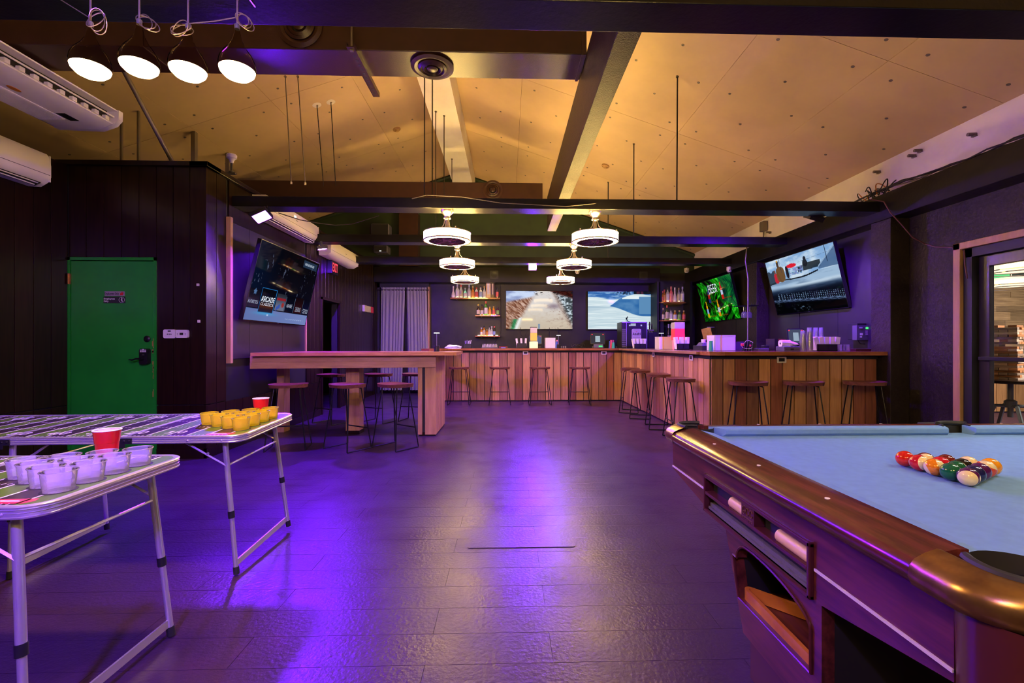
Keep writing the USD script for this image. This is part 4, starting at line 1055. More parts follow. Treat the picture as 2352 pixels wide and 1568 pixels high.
# ------------------------------------------------------------------ stools
def make_stool(M, label, group):
    t = thing('bar_stool', label, 'bar stool', M, group)
    H = .745
    nx_, ny_ = 21, 15
    top, bot = [], []
    for j in range(ny_):
        for i in range(nx_):
            u, v = i / (nx_ - 1) * 2 - 1, j / (ny_ - 1) * 2 - 1
            a, b = u * math.sqrt(1 - .36 * v * v), v * math.sqrt(1 - .40 * u * u)
            x, y = .245 * a * 0.86, .185 * b * 0.92
            dip = -.016 * (1 - min(1, (a * a * .8 + b * b))) + .010 * a * a
            top.append((x, y, H + dip))
            bot.append((x * .96, y * .96, H - .034))
    n = nx_ * ny_
    F1 = []
    for j in range(ny_ - 1):
        for i in range(nx_ - 1):
            a = j * nx_ + i
            F1 += [[a, a + 1, a + nx_ + 1], [a, a + nx_ + 1, a + nx_], [n + a, n + a + nx_ + 1, n + a + 1], [n + a, n + a + nx_, n + a + nx_ + 1]]
    rim = [i for i in range(nx_)] + [j * nx_ + nx_ - 1 for j in range(1, ny_)] + [(ny_ - 1) * nx_ + i for i in range(nx_ - 2, -1, -1)] + [j * nx_ for j in range(ny_ - 2, 0, -1)]
    for a, b in zip(rim, rim[1:] + rim[:1]):
        F1 += [[a, n + a, n + b], [a, n + b, b]]
    part('seat', trimesh.Trimesh(top + bot, F1, process=False), K['seat'], t, smooth=50)
    r, zt_ = .0075, H - .036
    for sx in (-1, 1):
        for sy in (-1, 1):
            part('leg', tube([(sx * .10, sy * .06, zt_), (sx * .135, sy * .085, zt_ - .012), (sx * .215, sy * .165, r)], r, 8), K['iron'], t)
        part('floor_bar', tube([(sx * .215, -.165, r), (sx * .215, .165, r)], r, 8), K['iron'], t)
    k = (zt_ - .012 - .235) / (zt_ - .012 - r)
    part('footrest', tube([(-.135 - .08 * k, .085 + .08 * k, .235), (.135 + .08 * k, .085 + .08 * k, .235)], r, 8), K['iron'], t)
    part('seat_bracket', [bb(-.12, .12, -.075, -.045, zt_ - .004, zt_ + .003), bb(-.12, .12, .045, .075, zt_ - .004, zt_ + .003)], K['iron'], t, smooth=False)
    return t


ST = []
for k, x in enumerate((1055, 1148, 1240, 1331)):
    ST.append((P(x, 842, z=.755), 0 + (-2, 1, 3, -4)[k], 'wooden seat bar stool at the far bar front, ' + ('first from the curtain end', 'second from the curtain end', 'third from the curtain end', 'last before the corner')[k], 'stools at the far bar'))
for k, (x, y) in enumerate(((1447, 847), (1470, 852), (1513, 858), (1563, 867))):
    ST.append((P(x, y, X=2.20), 68 + 6 * k, 'wooden seat bar stool along the receding bar front, ' + ('farthest into the corner', 'second out from the corner', 'second from the near end', 'nearest the pool table')[k], 'stools along the receding bar'))
for k, (x, y) in enumerate(((1718, 876), (1845, 877), (1985, 878))):
    ST.append((P(x, y, Y=5.17), -14 - 4 * k, 'wooden seat bar stool at the near bar front, ' + ('nearest the corner', 'the middle of three', 'nearest the plaster wall')[k], 'stools at the near bar'))
for k, (x, y, a) in enumerate(((663, 880, 12), (798, 880, -34), (908, 879, -38))):
    ST.append((P(x, y, z=.755), a, 'wooden seat stool on the near side of the high table, ' + ('by the partition wall', 'the middle one', 'nearest the end pedestal')[k], 'stools at the high table'))
for k, (x, y, a) in enumerate(((760, 858, 150), (870, 857, 155), (955, 856, 165))):
    ST.append((P(x, y, z=.755), a, 'stool tucked behind the high table, ' + ('nearest the partition wall', 'the middle one', 'half hidden by the end pedestal')[k], 'stools at the high table'))
for k, (q, a, lab, g) in enumerate(ST):
    M = rz(a, (q[0], q[1], 0)) @ np.diag([1, 1, 1.04 if 'near bar' in g or 'receding' in g else 1, 1])
    if k == 0:
        stool0 = make_stool(M, lab, g)
    else:
        dup(stool0, M, lab, g)

# ------------------------------------------------------------------ pool table
X0, X1, Y0, Y1, ZB_, ZR = .965, 3.535, .86, 2.185, .76, .802
t = thing('pool_table', 'dark rosewood pool table with a pale blue cloth and brass corners', 'pool table')
pool = t
part('bed_cloth', bb(X0 - .06, X1 + .06, Y0 - .06, Y1 + .06, ZB_ - .04, ZB_), K['cloth'], t, smooth=False)
cu = [(0, 0.0), (.012, .026), (.0, .036), (-.125, .042), (-.125, 0.0)]   # profile: out from nose negative, height
def cushion(p0, p1, n, cut0, cut1):
    """A rail cushion from p0 to p1 along the nose line; n points onto the table; cut: how much the back is shorter or longer at each end."""
    p0, p1, n = np.array(p0, float), np.array(p1, float), np.array(n, float)
    d = (p1 - p0) / np.linalg.norm(p1 - p0)
    prof = [(0.010, .0), (.0, .012), (.0, .030), (.005, .036), (.052, .041), (.052, .0)]
    V = []
    for p, s, cut in ((p0, 1, cut0), (p1, -1, cut1)):
        for o, z in prof:
            V.append([*(p - n * o - d * s * cut * o), ZB_ + z])
    m = len(prof)
    Fc = [[i, (i + 1) % m, m + (i + 1) % m] for i in range(m)] + [[i, m + (i + 1) % m, m + i] for i in range(m)]
    Fc += [[0, i + 1, i] for i in range(1, m - 1)] + [[m, m + i, m + i + 1] for i in range(1, m - 1)]
    g = trimesh.Trimesh(V, Fc, process=False)
    g.fix_normals()
    return g


XM = (X0 + X1) / 2
for a, b, n, c0, c1 in (((X0 + .10, Y1), (XM - .07, Y1), (0, -1), 1.3, .4), ((XM + .07, Y1), (X1 - .10, Y1), (0, -1), .4, 1.3), ((X0 + .10, Y0), (XM - .07, Y0), (0, 1), 1.3, .4), ((XM + .07, Y0), (X1 - .10, Y0), (0, 1), .4, 1.3), ((X0, Y0 + .10), (X0, Y1 - .10), (1, 0), 1.3, 1.3), ((X1, Y0 + .10), (X1, Y1 - .10), (-1, 0), 1.3, 1.3)):
    part('cushion', cushion(a, b, n, c0, c1), K['cloth'], t, smooth=False)
rail_prof = [(.050, ZR + .001), (.075, ZR + .002), (.12, ZR - .006), (.155, ZR - .018), (.172, ZR - .032), (.175, ZR - .05), (.162, ZR - .066), (.14, ZR - .072), (.050, ZR - .072)]
def rail(p0, p1, n, mt):
    p0, p1, n = np.array(p0, float), np.array(p1, float), np.array(n, float)
    m = len(rail_prof)
    V = [[*(p - n * o), z] for p in (p0, p1) for o, z in rail_prof]
    Fc = [[i, (i + 1) % m, m + (i + 1) % m] for i in range(m)] + [[i, m + (i + 1) % m, m + i] for i in range(m)]
    Fc += [[0, i + 1, i] for i in range(1, m - 1)] + [[m, m + i, m + i + 1] for i in range(1, m - 1)]
    g = trimesh.Trimesh(V, Fc, process=False)
    g.fix_normals()
    return part('rail', g, mt, t, smooth=50)


JN = .016
rail((X0, Y0 + JN), (X0, Y1 - JN), (1, 0), K['poolwood'])
rail((X1, Y0 + JN), (X1, Y1 - JN), (-1, 0), K['poolwood'])
rail((X0 + JN, Y1), (XM - .075, Y1), (0, -1), K['poolwoodx'])
rail((XM + .075, Y1), (X1 - JN, Y1), (0, -1), K['poolwoodx'])
rail((X0 + JN, Y0), (XM - .075, Y0), (0, 1), K['poolwoodx'])
rail((XM + .075, Y0), (X1 - JN, Y0), (0, 1), K['poolwoodx'])
OFF = .06
for sx, cx in ((-1, X0), (1, X1)):
    for sy, cy in ((-1, Y0), (1, Y1)):
        # the rail profile swept round the corner about the pocket's centre, with a short straight run on each side
        cc = np.array([cx + sx * .02, cy + sy * OFF])
        ringp = [(.084, ZR - .07), (.084, ZR - .002), (.088, ZR + .002), (.10, ZR + .003), (.142, ZR - .005), (.178, ZR - .0165), (.195, ZR - .031), (.199, ZR - .05), (.186, ZR - .067), (.16, ZR - .073)]
        st = [(0.0, e) for e in (OFF + JN, .05, .025)] + [(a, 0) for a in np.linspace(0, math.pi / 2, 13)] + [(math.pi / 2, -e) for e in (.025, .05, OFF + JN)]
        V = []
        for a, e in st:
            e = e if a < 1 or e > -.07 else -(.02 + JN)
            d = np.array([sx * math.cos(a), sy * math.sin(a)])
            sh = np.array([0, -sy * e]) if a == 0.0 and e >= 0 else np.array([sx * e, 0])
            for o, z in ringp:
                V.append([*(cc + d * [.086 + (o - .084) * .60, .086 + (o - .084) * .252] + sh), z + .0008])
        m, Fc = len(ringp), []
        for i in range(len(st) - 1):
            for j in range(m - 1):
                q0, q1, q2, q3 = i * m + j, i * m + j + 1, (i + 1) * m + j + 1, (i + 1) * m + j
                Fc += [[q0, q1, q2], [q0, q2, q3]]
        g = trimesh.Trimesh(V, Fc, process=False)
        part('corner_casting', g, K['brass'], t, smooth=50)
        a0 = math.atan2(sy, sx)
        part('corner_pocket', [tube([[*(cc + .083 * np.array([math.cos(a0 + a), math.sin(a0 + a)])), ZR + .003] for a in np.linspace(-1.35, 1.35, 22)], .009, 8), tube([[*(cc + .078 * np.array([math.cos(a0 + a), math.sin(a0 + a)])), ZR - .012] for a in np.linspace(-1.2, 1.2, 22)], .008, 8), xf(lathe([(.078, -.12), (.080, -.003)], 30), rz(0, (*cc, ZR)))], K['rubber'], t)
        part('pocket_floor', lathe([(0, ZB_ + .0008), (.079, ZB_ + .0008)], 26, (*cc, 0)), K['rubber'], t)
for sy, cy in ((-1, Y0), (1, Y1)):
    part('side_pocket', [tube([(XM + .072 * math.cos(a), cy + sy * (.055 + .03 * math.sin(a)), ZR + .004) for a in np.linspace(0, math.pi, 12)], .012, 8), bb(XM - .075, XM - .062, cy + sy * .03, cy + sy * .08, ZB_, ZR + .005, .004), bb(XM + .062, XM + .075, cy + sy * .03, cy + sy * .08, ZB_, ZR + .005, .004), bb(XM - .075, XM + .075, cy + sy * .075, cy + sy * .172, ZB_ - .02, ZR - .006, .006)], K['rubber'], t)
for a, b in ((X0 - .11, np.linspace(Y0, Y1, 5)[1:4]), (X1 + .11, np.linspace(Y0, Y1, 5)[1:4])):
    for y in b:
        part('sight', lathe([(.0065, 0), (.0065, .0022), (0, .0028)], 12, (a, y, ZR - .0050)), K['pearl'], t)
for y in (Y0 - .11, Y1 + .11):
    for x in [X0 + (XM - X0) * f for f in (.25, .5, .75)] + [XM + (X1 - XM) * f for f in (.25, .5, .75)]:
        part('sight', lathe([(.0065, 0), (.0065, .0022), (0, .0028)], 12, (x, y, ZR - .0050)), K['pearl'], t)
# cabinet: flared end with the score frame, tapered sides
XC = .838
endpoly = sg.Polygon([(Y1 + .10, .735), (Y1 + .09, .583), (1.83, .513), (1.20, .511), (.83, .575), (.83, .735)])
hole = sg.box(1.235, .522, 1.885, .650)
Me = frame((XC, 0, 0), (0, 1, 0), (0, 0, 1))
part('end_panel', prism(endpoly.difference(hole), .03, Me), K['poolcab'], t, smooth=False)
part('end_panel', prism(endpoly, .03, frame((2 * XM - XC - .03, 0, 0), (0, 1, 0), (0, 0, 1))), K['poolcab'], t, smooth=False)
for y in (Y0 - .12, Y1 + .08):
    part('side_panel', prism([(XC + .02, .735), (XC + .02, .58), (1.9, .515), (2.54, .515), (2 * XM - XC - .02, .58), (2 * XM - XC - .02, .735)], .03, frame((0, y + .03, 0), (1, 0, 0), (0, 0, 1))), K['poolcab'], t, smooth=False)
part('core', [bb(1.02, 3.4, Y0 - .06, Y1 + .07, .56, .722)], K['blackmatt'], t, smooth=False)
for ya, yb in ((.83, 1.215), (1.905, Y1 + .09)):
    part('pale_stripe', bb(XC - .004, XC + .01, ya, yb, .593, .600), K['stripe'], t, smooth=False)
for x in (X0 - .065, X1 + .065):
    part('corner_post', lathe([(.072, .03), (.074, .05), (.078, .40), (.084, .735)], 24, (x, .775, 0)), K['pooltrim'], t)
# score frame set into the end panel
fr = [bb(XC - .012, XC + .012, 1.222, 1.236, .508, .668, .004), bb(XC - .012, XC + .012, 1.884, 1.898, .508, .668, .004), bb(XC - .012, XC + .012, 1.222, 1.898, .650, .666, .004), bb(XC - .012, XC + .012, 1.222, 1.898, .508, .522, .004), bb(XC - .010, XC + .03, 1.236, 1.884, .582, .596, .003)]
part('score_frame', fr, K['pooltrim'], t, smooth=False)
part('score_badge', [bb(XC - .008, XC + .03, 1.508, 1.590, .596, .650)], K['pooltrim'], t, smooth=False)
part('badge_lettering', [text('GCC', .026, frame((XC - .0085, 1.549, .630), (0, -1, 0), (0, 0, 1)), .002, width=.066), bb(XC - .0095, XC - .008, 1.515, 1.583, .6065, .608)], K['brass'], t, smooth=False)
part('badge_dots', [bb(XC - .0095, XC - .008, 1.518 + .012 * k, 1.522 + .012 * k, .600, .603) for k in range(6)], K['brass'], t, smooth=False, kind='stuff')
part('score_recess', [bb(XC + .028, XC + .12, 1.23, 1.89, .50, .66), ], K['blackmatt'], t, smooth=False)
for y0_, y1_ in ((1.242, 1.40), (1.60, 1.70)):
    w = [lathe([(0, 0), (.022, 0), (.022, (y1_ - y0_) * .0 + .001)], 24), lathe([(.022, 0), (.022, y1_ - y0_), (0, y1_ - y0_)], 28)]
    part('score_wheel', xf(join(w), frame((XC + .02, y1_, .611), (1, 0, 0), (0, 0, 1))), K['cream'], t)
part('ball_trough', [bb(XC + .004, XC + .028, 1.24, 1.88, .524, .534), bb(XC + .012, XC + .028, 1.24, 1.88, .534, .548)], K['felt'], t, smooth=False)
# pedestal with an arched opening
ped = sg.Polygon([(1.74, .52), (1.63, .25), (1.60, .18), (1.24, .18), (1.195, .25), (1.195, .52)])
ta = np.linspace(0, math.pi / 2, 12)
arch = sg.Polygon([(1.235, .300), (1.625, .292), (1.665, .43)] + [(1.62 - .05 + .07 * math.cos(a), .43 + .062 * math.sin(a)) for a in ta] + [(1.53 - .295 * math.sin(a), .42 + .075 * math.cos(a)) for a in ta])
arch = arch.buffer(0)
part('pedestal_panel', prism(ped.difference(arch), .035, frame((XC + .004, 0, 0), (0, 1, 0), (0, 0, 1))), K['poolcab'], t, smooth=False)
part('pedestal', [bb(XC + .22, 3.55, 1.25, 1.60, .02, .52), bb(XC + .04, XC + .23, 1.20, 1.22, .20, .52), bb(XC + .04, XC + .23, 1.66, 1.69, .26, .52), bb(XC + .04, XC + .23, 1.22, 1.66, .49, .52)], K['blackmatt'], t, smooth=False)
part('tray_floor', bb(XC + .01, XC + .23, 1.21, 1.655, .268, .288), K['poolcab'], t, smooth=False)
ex = list(arch.exterior.coords)
part('arch_molding', tube([(XC + .001, y, z) for y, z in ex[:-1]], .005, 6, True), K['pooltrim'], t)
part('pedestal_base', bb(XC + .03, XC + .22, 1.235, 1.60, 0.02, .19), K['pooltrim'], t, smooth=False)
for x0_, x1_ in ((3.1, 3.5), (XC + .06, 1.3)):
    part('foot', bb(x0_, x1_, 1.26, 1.58, 0, .03), K['pooltrim'], t, smooth=False)
# the wooden triangle stored in the arch
tri = [np.array(p) for p in ((1.262, .0), (1.615, .0), (1.44, .17))]
t2 = thing('ball_rack', 'orange wooden ball triangle lying in the arched opening of the pool table', 'ball rack', frame((XC + .035, 0, .29), (1, 0, 0), (0, 1, 0)))
rk = sg.Polygon([(0.0, 1.27), (0.0, 1.61), (.16, 1.44)]).buffer(.018, quad_segs=6)
rki = rk.buffer(-.013)
part('frame', prism(rk.difference(rki), .04), K['rackwood'], t2, smooth=40)

# balls
def ball(name, label, M, col, stripe):
    R = .0286
    base = (0.80, 0.66, 0.42) if stripe else col
    key = 'ball_' + name
    t = thing('pool_ball', label, 'pool ball', M, 'racked pool balls')
    km = mat('ball_ivory', (0.82, 0.68, 0.45), 0.08, coat=.6) if 'ball_ivory' not in K else K['ball_ivory']
    K['ball_ivory'] = km
    kc = mat(key, col, 0.08, coat=.6)
    arc = lambda a0, a1, n: [(R * math.cos(a), R * math.sin(a)) for a in np.radians(np.linspace(a0, a1, n))]
    if stripe:
        part('body', [lathe([(1e-10, -R)] + arc(-85, -32, 9), 32), lathe(arc(32, 85, 9) + [(1e-10, R)], 32)], km, t, smooth=True)
        part('stripe', lathe(arc(-32, 32, 11), 32), kc, t, smooth=True)
    else:
        part('body', lathe([(1e-10, -R)] + arc(-85, 85, 25) + [(1e-10, R)], 32), kc, t, smooth=True)
    disc = lathe([(R * 1.003 * math.cos(a), R * 1.003 * math.sin(a)) for a in np.radians(np.linspace(68, 88, 4))] + [(1e-10, R * 1.003)], 20)
    turn = frame((0, 0, 0), (0, 0, 1), (0, 1, 0)) if stripe else np.eye(4)
    part('number_disc', xf(disc, turn), km, t, smooth=True)
    return t


COL = {'red': (.62, .015, .008), 'orange': (.75, .22, .01), 'green': (.006, .11, .06), 'purple': (.075, .008, .10), 'maroon': (.16, .012, .012), 'crimson': (.55, .01, .03), 'navy': (.012, .012, .09), 'black': (.008, .008, .008), 'yellow': (.78, .30, .015), 'ivory': (.70, .50, .22), 'rose': (.60, .06, .03)}
RACK = [[('red', 0, 'solid red'), ('crimson', 1, 'crimson striped'), ('orange', 1, 'orange striped'), ('green', 0, 'solid dark green'), ('purple', 1, 'purple striped')],
        [('maroon', 1, 'maroon striped'), ('crimson', 0, 'solid crimson'), ('green', 1, 'green striped'), ('navy', 0, 'solid navy blue')],
        [('maroon', 0, 'solid maroon'), ('black', 0, 'solid black'), ('purple', 0, 'solid purple')],
        [('ivory', 1, 'pale cream striped'), ('rose', 1, 'rose red striped')],
        [('yellow', 0, 'solid golden yellow')]]
rb = np.random.default_rng(12)
for r, rw in enumerate(RACK):
    for i, (col, st, lab) in enumerate(rw):
        y = 1.6325 - .0574 * i - .0287 * r
        x = 1.463 + .0498 * r
        a, b = rb.uniform(0, 360), rb.uniform(-40, 40)
        if lab == 'purple striped':
            ax = np.array([-.72, -.58, -.10])
        elif lab == 'orange striped':
            ax = np.array([.55, -.6, .4])
        elif lab == 'crimson striped':
            ax = np.array([.15, -.95, .15])
        elif lab in ('pale cream striped', 'rose red striped'):
            ax = np.array([.3, -.3, .9])
        elif st:
            ax = np.array([math.cos(a), math.sin(a), rb.uniform(-.3, .3)])
        elif col == 'yellow':
            ax = np.array([.55, -.75, -.35])
        else:
            ax = np.array([.8, .5, .25])
        ax = ax / np.linalg.norm(ax)
        e = np.cross(ax, [0, 0, 1.0]) if abs(ax[2]) < .95 else np.array([1.0, 0, 0])
        M = frame((x, y, ZB_ + .0288), e, np.cross(ax, e))
        ball(f'{col}_{st}', lab + ' pool ball in the racked triangle on the blue cloth', M, COL[col], st)
# chalk dust mark and the lamp over the table (out of the picture)
t = thing('pool_table_lamp', 'long white lamp bar hung above the pool table', 'lamp')
part('housing', bb(2.10, 3.3, 1.50, 1.68, 2.20, 2.26, .01), K['blackp'], t, smooth=False)
part('diffuser', bb(2.12, 3.28, 1.52, 1.66, 2.19, 2.199), K['pool_lamp'], t, smooth=False)
part('cable', [rod((2.2, 1.59, 2.25), (2.2, 1.59, 4.36), .004, 6), rod((3.2, 1.59, 2.25), (3.2, 1.59, 4.02), .004, 6)], K['cable'], t)

# ------------------------------------------------------------------ beer pong tables (right end at local x = 0, table runs to -x; y across, z up)
LT, WT = 2.40, .61
def stadium(x0, x1, y0, y1, r, right=True, left=True):
    p = []
    for cx, cy, a0, on in ((x1 - r, y1 - r, 0, right), (x0 + r, y1 - r, 90, left), (x0 + r, y0 + r, 180, left), (x1 - r, y0 + r, 270, right)):
        if on:
            p += [(cx + r * math.cos(a), cy + r * math.sin(a)) for a in np.radians(a0 + np.linspace(0, 90, 9))]
        else:
            p += [{0: (x1, y1), 90: (x0, y1), 180: (x0, y0), 270: (x1, y0)}[a0]]
    return p


rim_prof = [(.0, .004), (.004, .0), (.0, -.006), (.0025, -.0075), (.0, -.009), (.0, -.016), (.0025, -.0175), (.0, -.019), (.001, -.027), (.0035, -.029), (.002, -.034), (-.003, -.036), (-.018, -.036), (-.018, .002), (-.006, .004)]
def rim(x0, x1, right, left):
    poly = np.array(stadium(x0, x1, 0, WT, .075, right, left))
    ring = sg.LinearRing(poly)
    nrm = []
    for i in range(len(poly)):
        a, b = poly[i] - poly[i - 1], poly[(i + 1) % len(poly)] - poly[i]
        t = a / (np.linalg.norm(a) + 1e-9) + b / (np.linalg.norm(b) + 1e-9)
        t /= np.linalg.norm(t)
        nrm.append([t[1], -t[0]])
    nrm = np.array(nrm)
    V = np.vstack([np.c_[poly + nrm * o, np.full(len(poly), z)] for o, z in rim_prof])
    n, m, Fc = len(poly), len(rim_prof), []
    for j in range(m):
        for i in range(n):
            q0, q1 = j * n + i, j * n + (i + 1) % n
            q2, q3 = ((j + 1) % m) * n + (i + 1) % n, ((j + 1) % m) * n + i
            Fc += [[q0, q2, q1], [q0, q3, q2]]
    return trimesh.Trimesh(V, Fc, process=False)


def cup_spots():
    """Ten holes in a triangle; the base row of four runs along the end of the table."""
    s, out = .103, []
    for r in range(4):
        for i in range(4 - r):
            out.append((-.085 - r * s * .866, WT / 2 + (i - (3 - r) / 2) * s, r, i))
    return out


def pong_table(label, M):
    t = thing('beer_pong_table', label, 'folding table', M, 'beer pong tables')
    secs = [(-.60, 0, True, False), (-1.20, -.60, False, False), (-1.80, -1.20, False, False), (-2.40, -1.80, False, True)]
    holes = [sg.Point(x, y).buffer(.0385, 14) for x, y, _, _ in cup_spots()] + [sg.Point(-LT - x, y).buffer(.0385, 14) for x, y, _, _ in cup_spots()]
    for x0, x1, rt, lf in secs:
        part('rim', rim(x0 + .001, x1 - .001, rt, lf), K['alu'], t, smooth=30)
    whole = sg.Polygon(stadium(-LT + .006, -.006, .006, WT - .006, .07))
    for h in holes:
        whole = whole.difference(h)
    # bands of printed turf, five yards each
    nb = 22
    wb = (LT - .18) / nb
    for par, nm, km in ((0, 'printed_turf', K['fieldg']), (1, 'printed_turf', K['fieldb'])):
        ms = []
        for k in range(nb):
            if k % 2 == par:
                g = whole.intersection(sg.box(-LT + .09 + k * wb, -1, -LT + .09 + (k + 1) * wb, 2))
                ms += [prism(q, .012, frame((0, 0, -.0105))) for q in getattr(g, 'geoms', [g]) if q.area > 1e-6]
        if par == 0:
            for a, b in ((-LT, -LT + .09), (-.09, 0)):
                g = whole.intersection(sg.box(a, -1, b, 2))
                ms += [prism(q, .012, frame((0, 0, -.0105))) for q in getattr(g, 'geoms', [g]) if q.area > 1e-6]
        part(nm, ms, km, t, smooth=False)
    clearz = sg.unary_union([sg.Point(x, y).buffer(.05) for x, y, _, _ in cup_spots()] + [sg.Point(-LT - x, y).buffer(.05) for x, y, _, _ in cup_spots()]) if hasattr(sg, 'unary_union') else None
    ms, D = [], .0003
    def put(x0, x1, y0, y1):
        g = sg.box(x0, y0, x1, y1).intersection(whole)
        for q in getattr(g, 'geoms', [g]):
            if q.area > 1e-7 and q.geom_type == 'Polygon':
                ms.append(prism(q, D, frame((0, 0, .0016))))
    for k in range(nb + 1):
        x = -LT + .09 + k * wb
        put(x - .004, x + .004, .03, WT - .03)
        if k < nb:
            for j in range(1, 5):
                xx = x + j * wb / 5
                for y in (.02, .215, .375, WT - .04):
                    put(xx - .0016, xx + .0016, y, y + .016)
    part('yard_lines', ms, K['fieldw'], t, smooth=False, kind='stuff')
    nm = []
    for k in range(1, 11):
        lab = str([10, 20, 30, 40, 50, 40, 30, 20, 10][min(k, 9) - 1]) if k < 10 else None
        if lab:
            x = -LT + .09 + 2 * k * wb + wb
            nm.append(text(lab[0], .055, frame((x - .03, .10, .0016)), D, True, width=.036))
            nm.append(text('0', .055, frame((x + .03, .10, .0016)), D, True, width=.036))
            nm.append(text('0', .055, frame((x - .03, WT - .10, .0016), (-1, 0, 0), (0, -1, 0)), D, True, width=.036))
            nm.append(text(lab[0], .055, frame((x + .03, WT - .10, .0016), (-1, 0, 0), (0, -1, 0)), D, True, width=.036))
    part('yard_numbers', nm, K['fieldw'], t, smooth=False)
    part('printed_badge', [prism([(-.20, .030), (-.075, .030), (-.06, .052), (-.07, .075), (-.19, .070), (-.205, .05)], D, frame((0, 0, .0016)))], K['fieldr'], t, smooth=False)
    part('badge_lettering', [prism([(-.185, .047 + .008 * j), (-.10 - .01 * j, .047 + .008 * j), (-.10 - .01 * j, .051 + .008 * j), (-.185, .051 + .008 * j)], D, frame((0, 0, .002))) for j in range(2)], K['fieldw'], t, smooth=False)
    rings = []
    for x, y, _, _ in cup_spots():
        for xx in (x, -LT - x):
            rings.append(lathe([(.037, -.012), (.037, .0025), (.046, .0022), (.046, .0016)], 26, (xx, y, 0)))
    part('cup_hole_rim', rings, K['rubber'], t)
    for xs in (-.60, -1.20, -1.80):
        for y, s in ((-.003, -1), (WT + .003, 1)):
            part('hinge', [bb(xs - .055, xs + .055, y - .002, y + .002, -.034, -.006)] + [lathe([(.006, 0), (.006, .002), (.003, .004), (0, .0042)], 10).apply_transform(frame((xs + dx, y + s * .002, -.018), (1, 0, 0), (0, 0, -s))) for dx in (-.042, -.018, .018, .042)] + ([bb(xs - .02, xs + .02, y - .0015, y + .0015, -.055, -.03)]), K['blackp'], t, smooth=False)
    part('rim_bolts', [lathe([(.006, 0), (.006, .002), (.003, .004), (0, .0042)], 10).apply_transform(frame((x, -.001, -.02), (1, 0, 0), (0, 0, 1))) for x in (-.10, -.27)], K['alu'], t, kind='stuff')
    Ht = M[2, 3]
    for x in (-.115, -1.19, -2.285):
        for y, s in ((.055, -1), (WT - .055, 1)):
            a, b = np.array([x, y, -.036]), np.array([x + (.06 if x > -.5 else -.05 if x < -2 else -.01), y + s * .055 - s * .02, -Ht + .015])
            m_ = a + (b - a) * .56
            lg = part('leg', [rod(a, m_, .0135, 14), rod(m_, b, .0115, 14)], K['alu'], t)
            d = (b - a) / np.linalg.norm(b - a)
            part('leg_collar', rod(m_ - d * .018, m_ + d * .018, .0160, 14), K['blackp'], lg)
            part('leg_foot', rod(b - d * .03, b + d * .008, .0145, 14), K['rubber'], lg)
        a = lambda f, y: np.array([x + (.06 if x > -.5 else -.05 if x < -2 else -.01) * f, y, -.036 + (-Ht + .05) * f])
        part('crossbar', rod(a(.19, .052), a(.19, WT - .052), .006, 8), K['alu'], t)
        part('stretcher', [bb(a(.90, 0)[0] - .004, a(.90, 0)[0] + .004, .02, WT - .02, a(.94, 0)[2] - .012, a(.94, 0)[2] + .020)], K['alu'], t, smooth=False)
        sx = -1 if x > -.5 else 1
        for y in (.04, WT - .04):
            part('brace', [bb(-.0015, .0015, -.008, .008, -.01, .235).apply_transform(frame((x + .012, y, -.17), (0, 1, 0), (math.cos(.9), 0, math.sin(.9) * -sx) if False else (math.sin(.9), 0, .62 * sx * -1 if False else .62)))] if False else [tube([(x + .012, y, -.165), (x + sx * .20, y, -.036)], .006, 4)] + [lathe([(.007, -.004), (.007, .004), (0, .005)], 8).apply_transform(frame((x + .012 + sx * .094, y, -.10), (1, 0, 0), (0, 0, 1)))], K['alu'], t, smooth=False)
    return t


ZT = .745
M1 = frame((-1.335, 1.333, ZT))
M2 = frame((-1.365, 2.375, .738), (1, 0.003, .004), (0, 1, .040))
pong_table('nearer beer pong table with clear cups, at the lower left', M1)
pong_table('farther beer pong table with yellow cups', M2)


def cup(name, label, M, km, group, h=.100):
    t = thing(name, label, 'cup', M, group)
    rb_, rt_ = .0335, .0455
    pr = [(0, .003), (rb_ - .004, .002), (rb_, .0)]
    for k in range(12):
        z = .006 + k * .0045
        r = rb_ + (rt_ - rb_) * z / h
        pr += [(r + (.0003 if k % 2 else -.0003), z)]
    pr += [(rb_ + (rt_ - rb_) * .62, .062), (rb_ + (rt_ - rb_) * .635, .063), (rt_ - .001, h - .003)]
    part('body', lathe(pr, 28), km, t)
    part('lip', tube([(rt_ * math.cos(a), rt_ * math.sin(a), h - .002) for a in np.linspace(0, 2 * math.pi, 28, False)], .0022, 6, True), km, t)
    return t


for Mt, km, nm, word, tw in ((M1, K['cup'], 'clear_cup', 'clear plastic cup', 'nearer pong table'), (M2, K['cupy'], 'yellow_cup', 'yellow plastic cup', 'farther pong table')):
    src = None
    for x, y, r, i in cup_spots():
        M = Mt @ rz(37 * i + 11 * r, (x, y, -.034))
        rn = ['end row of four', 'row of three', 'row of two', 'lone tip of the triangle'][r]
        lab = f'{word}, {tw}, ' + (rn if r == 3 else f'{ORD[i]} from the front in the {rn}')
        if src is None:
            src = cup(nm, lab, M, km, word + 's racked in a triangle')
        else:
            dup(src, M, lab)


def red_cup(label, q):
    t = thing('red_cup', label, 'cup', q)
    part('body', lathe([(0, .0), (.031, .0), (.032, .004), (.034, .03), (.0355, .031), (.038, .065), (.0395, .066), (.045, .115)], 32), K['redp'], t)
    part('inside', lathe([(0, .004), (.030, .004), (.0438, .1145)], 32), K['paper'], t)
    part('lip', tube([(.0448 * math.cos(a), .0448 * math.sin(a), .1155) for a in np.linspace(0, 2 * math.pi, 32, False)], .0026, 6, True), K['paper'], t)


